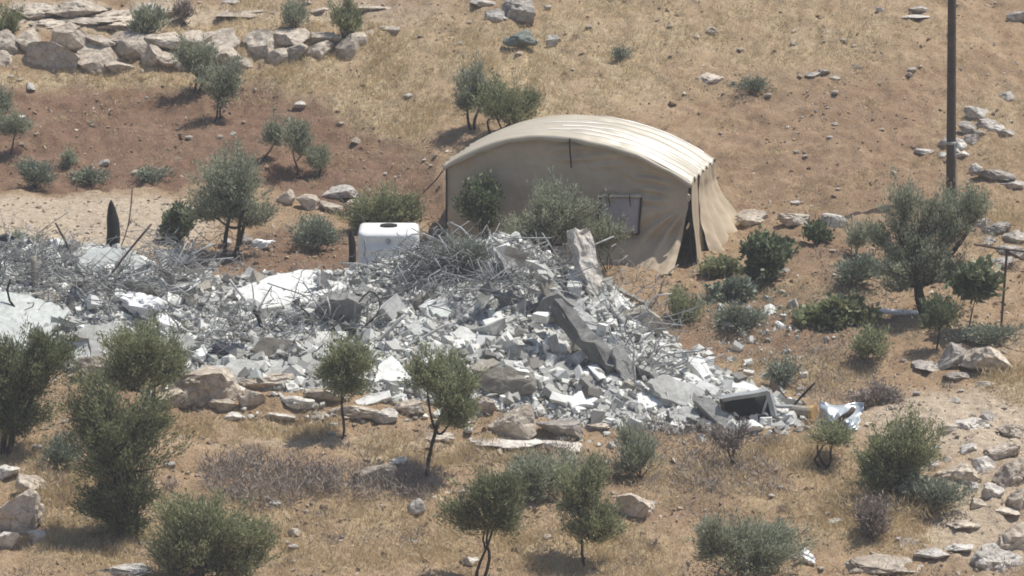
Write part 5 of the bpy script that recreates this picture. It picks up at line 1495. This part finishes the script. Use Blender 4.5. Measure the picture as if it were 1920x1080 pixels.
plant('leafy green sapling with thin stem in front of the thick olive trunk', 'sapling', (1757, 660), [(1764, 592, 74, 72)], 1900, 'green', 'sapling', tips=50, trunk_r=0.022, fn=G)
plant('young fig like sapling with broad dark leaves right of the thick trunk', 'sapling', (1812, 636), [(1830, 528, 88, 74)], 750, 'green', 'sapling', tips=40, trunk_r=0.02, leaf=(0.15, 0.10), fn=G, droop=0.6)
plant('dense green broad leaved bush at the right foot of the tent', 'bush', (1440, 530), [(1442, 488, 96, 82), (1430, 460, 60, 50)], 2200, 'green', 'bush', tips=80, trunk_r=0.02, stems=5, leaf=(0.12, 0.085), fn=G, droop=0.4)
plant('yellow green weeds at the tent corner', 'bush', (1345, 520), [(1345, 508, 90, 26), (1365, 500, 40, 30)], 900, 'yellowgreen', 'bush', tips=60, trunk_r=0.008, stems=6, leaf=(0.09, 0.05), fn=G, spread=0.25)
plant('pale green trailing weeds in front of the broad leaved bush', 'bush', (1370, 562), [(1368, 542, 96, 44)], 1200, 'bluegreen', 'bush', tips=60, trunk_r=0.008, stems=6, leaf=(0.10, 0.06), fn=G, spread=0.25)
plant('grey green weed clump in front of the tent, right of the rubble', 'bush', (1385, 622), [(1386, 602, 110, 50)], 1500, 'bluegreen', 'bush', tips=70, trunk_r=0.008, stems=6, fn=G, spread=0.3)
plant('olive green bush growing at the right end of the rubble heap', 'bush', (1276, 612), [(1278, 578, 70, 84)], 1700, 'olive', 'bush', tips=60, trunk_r=0.012, stems=5, fn=G, spread=0.1)
plant('sprawling squash vine with yellow green leaves', 'vine', (1560, 612), [(1535, 596, 100, 24), (1600, 584, 90, 30), (1520, 606, 60, 16), (1570, 570, 50, 18)], 1300, 'yellowgreen', 'vine', tips=80, trunk_r=0.01, stems=6, leaf=(0.13, 0.10), fn=G, spread=0.4)
plant('blue grey weed clump left of the big olive', 'bush', (1605, 530), [(1600, 508, 90, 44)], 1200, 'bluegreen', 'bush', tips=60, trunk_r=0.008, stems=6, fn=G, spread=0.25, leaf=(0.12, 0.03))
plant('dark green sprig between the row of boulders and the big olive', 'bush', (1532, 455), [(1530, 437, 50, 36)], 600, 'green', 'bush', tips=30, trunk_r=0.01, stems=4, fn=G, leaf=(0.09, 0.05))
plant('sparse grey shrub left of the big olive crown', 'bush', (1600, 480), [(1605, 440, 60, 60)], 700, 'olivegrey', 'bush', tips=40, trunk_r=0.01, stems=5, fn=G)
plant('grey green bush in the weedy ground below the squash vine', 'bush', (1632, 672), [(1632, 644, 76, 56)], 1500, 'olive', 'bush', tips=60, trunk_r=0.012, stems=5, fn=G)
plant('low green weeds at the foot of the metal post', 'bush', (1870, 640), [(1860, 625, 130, 40)], 1400, 'bluegreen', 'bush', tips=70, trunk_r=0.008, stems=6, fn=G, spread=0.4)
plant('thin grey weeds behind the metal window', 'bush', (1475, 725), [(1475, 696, 60, 60)], 700, 'bluegreen', 'bush', tips=50, trunk_r=0.008, stems=6, fn=G, spread=0.15)
plant('dry brown shrub beside the pale path', 'bush', (1640, 760), [(1640, 742, 90, 40)], 1100, 'dry', 'bush', tips=60, trunk_r=0.008, stems=6, fn=G, spread=0.2)
plant('dark dense olive bush cut by the left edge', 'tree', (6, 852), [(40, 690, 190, 170), (20, 760, 200, 120), (90, 650, 90, 90)], 14000, 'olivedark', tips=260, trunk_r=0.06, stems=2, fn=G, inner=0.3)
plant('olive tree with light brown green crown below the flat grey slab', 'tree', (262, 800), [(270, 655, 160, 110), (250, 700, 150, 100), (310, 690, 90, 90)], 9000, 'olive', tips=200, trunk_r=0.05, stems=2, fn=G)
plant('tall dark olive with leaves down to the ground at the lower left', 'tree', (222, 1008), [(210, 780, 180, 130), (225, 850, 190, 130), (222, 930, 130, 140), (235, 980, 80, 50)], 15000, 'olivedark', tips=300, trunk_r=0.06, stems=3, fn=G, inner=0.5)
plant('big grey green bush at the bottom edge near the left', 'bush', (395, 1100), [(395, 995, 200, 140), (330, 1030, 120, 120), (460, 1030, 120, 120)], 14000, 'olive', 'bush', tips=300, trunk_r=0.03, stems=6, fn=G, spread=0.3, low=0.3)
plant('slender small olive in front of the white wall lump', 'tree', (637, 827), [(642, 670, 124, 90), (650, 710, 100, 60)], 4200, 'olive', tips=110, trunk_r=0.028, fn=G)
plant('olive tree with dark bent trunk in front of the large cracked boulder', 'tree', (800, 892), [(840, 720, 150, 110), (850, 770, 120, 70), (800, 700, 80, 70)], 7500, 'olive', tips=180, trunk_r=0.042, fn=G)
plant('dark front olive with thin forked trunk at the bottom', 'tree', (902, 1088), [(918, 950, 140, 130), (930, 920, 110, 80)], 6500, 'olivedark', tips=170, trunk_r=0.032, stems=2, fn=G, spread=0.04)
plant('open grey olive right of the dark front olive', 'tree', (1098, 1062), [(1085, 920, 120, 110), (1110, 980, 120, 110)], 5200, 'olive', tips=170, trunk_r=0.026, fn=G)
plant('grey bladed bush behind the two front olives', 'bush', (1010, 930), [(1010, 890, 150, 70)], 3000, 'olivegrey', 'bush', tips=120, trunk_r=0.014, stems=6, fn=G, spread=0.3)
plant('upright grey bush between the front olives and the rubble foot', 'bush', (1200, 900), [(1200, 850, 100, 96)], 2400, 'olivegrey', 'bush', tips=110, trunk_r=0.014, stems=6, fn=G, up=0.6, leaf=(0.10, 0.016))
plant('round olive bush on the right of the near slope', 'bush', (1690, 936), [(1690, 845, 150, 130), (1660, 880, 110, 90)], 8500, 'olive', 'bush', tips=200, trunk_r=0.03, stems=5, fn=G, spread=0.18)
plant('grey olive bush cut by the bottom edge right of centre', 'bush', (1390, 1100), [(1395, 1030, 200, 120), (1340, 1010, 90, 80)], 9000, 'olivegrey', 'bush', tips=220, trunk_r=0.02, stems=6, fn=G, spread=0.3)
plant('half bare small tree with two dark stems below the hollow wall piece', 'tree', (1368, 878), [(1372, 820, 76, 50)], 600, 'dry', tips=70, trunk_r=0.028, stems=2, spread=0.14, fn=G)
plant('small bare stemmed tree with thin green top below the tin sheet', 'tree', (1548, 876), [(1556, 815, 96, 44)], 900, 'olive', tips=70, trunk_r=0.026, stems=3, spread=0.05, fn=G)
plant('grey dry bush below the round olive bush', 'bush', (1632, 1015), [(1640, 970, 80, 70)], 1500, 'dry', 'bush', tips=80, trunk_r=0.01, stems=6, fn=G, spread=0.15)
plant('pale green weeds right below the round olive bush', 'bush', (1760, 958), [(1760, 925, 130, 54)], 1700, 'bluegreen', 'bush', tips=80, trunk_r=0.008, stems=6, fn=G, spread=0.3)
plant('grey weeds between the dark left olive and the tall dark olive', 'bush', (110, 880), [(108, 850, 80, 50)], 1300, 'bluegreen', 'bush', tips=60, trunk_r=0.008, stems=6, fn=G, spread=0.2)
plant('small grey weed among scrap at the far left edge', 'bush', (30, 480), [(40, 455, 100, 40)], 900, 'bluegreen', 'bush', tips=60, trunk_r=0.008, stems=6, fn=G, spread=0.3)


# ------------------------------------------------------------------ stuff: grass, scrub, pebbles, clods
def soil_at(x, y, k): return grid_sample([reds, straw, np.clip(pale, 0, 1)][k], x, y)


r = np.random.RandomState(77)
n = 2110000
x = r.uniform(-10.5, 10.5, n); y = r.uniform(-12.5, 21.5, n)
w = soil_at(x, y, 1) * (0.35 + 0.65 * (fbm2(x * 1.5, y * 1.5, 81, 3) > -0.1)) + 0.035
w = w * (soil_at(x, y, 2) < 0.5) * (mound(x, y) < 0.0) * np.where(y > 11, np.where(x > 0.5, 0.3, 0.5), 1.0)
ok = r.uniform(0, 1, n) < w * 0.62
x, y = x[ok], y[ok]
nb = 2
x = np.repeat(x, nb) + r.normal(size=len(x) * nb) * 0.035; y = np.repeat(y, nb) + r.normal(size=len(y) * nb) * 0.035
n = len(x)
p = np.stack([x, y, ground_z(x, y) - 0.01], 1)
hgt = r.uniform(0.04, 0.15, n) * (0.65 + 0.7 * soil_at(x, y, 1))
d = np.stack([r.normal(size=n) * 0.55, r.normal(size=n) * 0.55, np.ones(n)], 1); d /= np.linalg.norm(d, axis=1, keepdims=True)
sd = np.stack([np.cos(a_ := r.uniform(0, 3.14, n)), np.sin(a_), np.zeros(n)], 1) * r.uniform(0.004, 0.009, n)[:, None]
v = np.stack([p - sd, p + sd, p + d * hgt[:, None]], 1).reshape(-1, 3)
tag(link('dry_grass', mesh_np('dry_grass', v, np.arange(n * 3).reshape(-1, 3), M['straw'])), 'short dry straw coloured grass over the hillside', 'grass', None, 'stuff')
print('grass', n)

# purple grey dry thicket on the near slope
def scrub(px0, px1, py0, py1, n, hmax, mat, label, seed):
    r_ = np.random.RandomState(seed)
    a = at_ground(px0, py1); c = at_ground(px1, py0)
    m = 0; X, Y = [], []
    xs_ = r_.uniform(a[0], c[0], n); ys_ = r_.uniform(a[1], c[1], n)
    cxx, cyy = (a[0] + c[0]) / 2, (a[1] + c[1]) / 2
    e = ((xs_ - cxx) / (c[0] - a[0]) * 2) ** 2 + ((ys_ - cyy) / (c[1] - a[1]) * 2) ** 2
    k = e < 0.75 + 0.35 * fbm2(xs_ * 1.5, ys_ * 1.5, seed, 2)
    xs_, ys_ = xs_[k], ys_[k]; n = len(xs_)
    base = np.stack([xs_, ys_, ground_z(xs_, ys_)], 1)
    base[:, 2] += r_.uniform(0, hmax * 0.6, n) * (r_.uniform(0, 1, n) < 0.7)
    dd = r_.normal(size=(n, 3)) * np.array([0.8, 0.8, 0.4]) + [0, 0, 0.9]; dd /= np.linalg.norm(dd, axis=1, keepdims=True)
    v_, f_ = leaf_quads(base, dd, hmax * 0.45, 0.014, r_)
    return tag(link('dry_scrub', mesh_np('dry_scrub', v_, f_, M[mat])), label, 'scrub', None, 'stuff')


scrub(350, 640, 860, 960, 6000, 0.42, 'dry', 'purple grey dry thicket on the near slope', 91)
scrub(560, 860, 880, 950, 3800, 0.35, 'dry', 'thin grey scrub around the lone cream boulder', 92)
scrub(1230, 1480, 820, 960, 3500, 0.30, 'dry', 'brown dry scrub below the rubble tail', 93)
scrub(1150, 1420, 780, 850, 2200, 0.28, 'dry', 'brown stalks along the lower rim of the rubble tail', 94)
scrub(940, 1160, 860, 930, 2600, 0.4, 'bluegreen', 'grey bladed scrub behind the front olives', 95)
scrub(1540, 1760, 900, 1010, 3000, 0.4, 'straw', 'tall straw on the near slope at the right', 96)
scrub(1840, 1990, 690, 770, 2500, 0.35, 'straw', 'tall straw tuft at the right edge', 97)
scrub(1480, 1660, 640, 760, 1800, 0.25, 'dry', 'dry stalks between the frame and the weeds', 98)

scrub(1230, 1720, 500, 690, 4200, 0.22, 'bluegreen', 'low grey green weeds on the ground in front of the tent', 101)
scrub(1300, 1650, 520, 620, 1200, 0.2, 'yellowgreen', 'yellowing low weeds around the squash vine', 102)
scrub(640, 1000, 1000, 1075, 1500, 0.25, 'straw', 'straw tufts by the front olive trunk', 103)
scrub(20, 140, 850, 1000, 1500, 0.3, 'straw', 'straw tufts beside the flat topped boulder', 104)

# ragged clumps of dead weeds over the near slope
def clumps(n, y0, y1, mat, label, seed, hmax):
    r_ = np.random.RandomState(seed)
    cx_ = r_.uniform(-9.8, 9.8, n); cy_ = r_.uniform(y0, y1, n)
    k_ = (mound(cx_, cy_) < -0.02) & (soil_at(cx_, cy_, 2) < 0.6); cx_, cy_ = cx_[k_], cy_[k_]
    m_c = r_.randint(20, 90, len(cx_)); idx = np.repeat(np.arange(len(cx_)), m_c)
    rad_ = r_.uniform(0.06, 0.22, len(cx_))
    xs_ = cx_[idx] + r_.normal(size=len(idx)) * rad_[idx]; ys_ = cy_[idx] + r_.normal(size=len(idx)) * rad_[idx]
    hz_ = (hmax * r_.uniform(0.4, 1.0, len(cx_)))[idx]
    base_ = np.stack([xs_, ys_, ground_z(xs_, ys_) + r_.uniform(0, 0.5, len(idx)) * hz_], 1)
    dd = r_.normal(size=(len(idx), 3)) * np.array([0.7, 0.7, 0.35]) + [0, 0, 0.8]; dd /= np.linalg.norm(dd, axis=1, keepdims=True)
    v_, f_ = leaf_quads(base_, dd, 0.13, 0.012, r_)
    tag(link('dead_weeds', mesh_np('dead_weeds', v_, f_, M[mat])), label, 'weeds', None, 'stuff')


clumps(230, -12, -3.5, 'dry', 'brown clumps of dead weeds over the near slope', 111, 0.26)
clumps(150, -12, -3.5, 'straw', 'straw coloured clumps of dead weeds over the near slope', 112, 0.24)
clumps(120, -3, 7, 'dry', 'brown clumps of dead weeds beside and behind the rubble', 113, 0.2)
clumps(160, 8, 20, 'straw', 'thin straw clumps over the upper slope', 114, 0.16)

n = 30000
x = r.uniform(-10.5, 10.5, n); y = r.uniform(-12.5, 21, n)
ok = (r.uniform(0, 1, n) < 0.08 + 0.45 * soil_at(x, y, 2) + 0.6 * (fbm2(x * 0.7, y * 0.7, 83, 3) > 0.3)) & (mound(x, y) < 0)
kp = ok & ((y < 8) | (r.uniform(0, 1, n) < 0.5)); x, y = x[kp][:8000], y[kp][:8000]
sz = np.clip(np.exp(r.normal(-3.15, 0.42, len(x))), 0.02, 0.11)
v, f = scatter(np.stack([x, y, ground_z(x, y) + sz * 0.15], 1), sz, HULLS[8:18], 84)
tag(link('pebbles', mesh_np('pebbles', v, f, M['pebble'])), 'small limestone pebbles strewn over the hillside', 'pebbles', None, 'stuff')
n = 26000
x = r.uniform(-10.5, 10.5, n); y = r.uniform(-12.5, 21, n)
ok = (r.uniform(0, 1, n) < 0.12 + 0.25 * soil_at(x, y, 0) + 0.5 * (fbm2(x * 0.6, y * 0.6, 86, 3) > 0.25)) & (soil_at(x, y, 2) < 0.4) & (mound(x, y) < 0)
kp = ok & ((y < 8) | (r.uniform(0, 1, n) < 0.4)); x, y = x[kp][:7000], y[kp][:7000]
sz = np.clip(np.exp(r.normal(-2.8, 0.4, len(x))), 0.03, 0.15)
v, f = scatter(np.stack([x, y, ground_z(x, y) + sz * 0.05], 1), sz, HULLS[8:18], 85)
tag(link('soil_clods', mesh_np('soil_clods', v, f, M['clod'])), 'brown clods of dug earth over the slope', 'clods', None, 'stuff')

# ------------------------------------------------------------------ thin summer haze
zlo, zhi = float(HZ.min()) - 1.0, max(float(HZ.max()), CAM[2], float(zt[2])) + 1.5
bmz = bmesh.new(); bmesh.ops.create_cube(bmz, size=1.0)
bmesh.ops.scale(bmz, vec=(188, 276, zhi - zlo), verts=bmz.verts[:])
me = bpy.data.meshes.new('haze'); bmz.to_mesh(me); bmz.free()
hm = bpy.data.materials.new('summer_haze'); hm.use_nodes = True
hn = hm.node_tree; hn.nodes.remove(hn.nodes['Principled BSDF'])
pv = hn.nodes.new('ShaderNodeVolumePrincipled'); pv.inputs['Density'].default_value = 0.0007; pv.inputs['Color'].default_value = (0.92, 0.93, 0.95, 1)
hn.links.new(pv.outputs[0], hn.nodes['Material Output'].inputs['Volume'])
o = link('haze', me, hm); o.location = (0, 24, (zlo + zhi) / 2)
tag(o, 'thin pale summer haze in the air', 'haze', None, 'stuff')
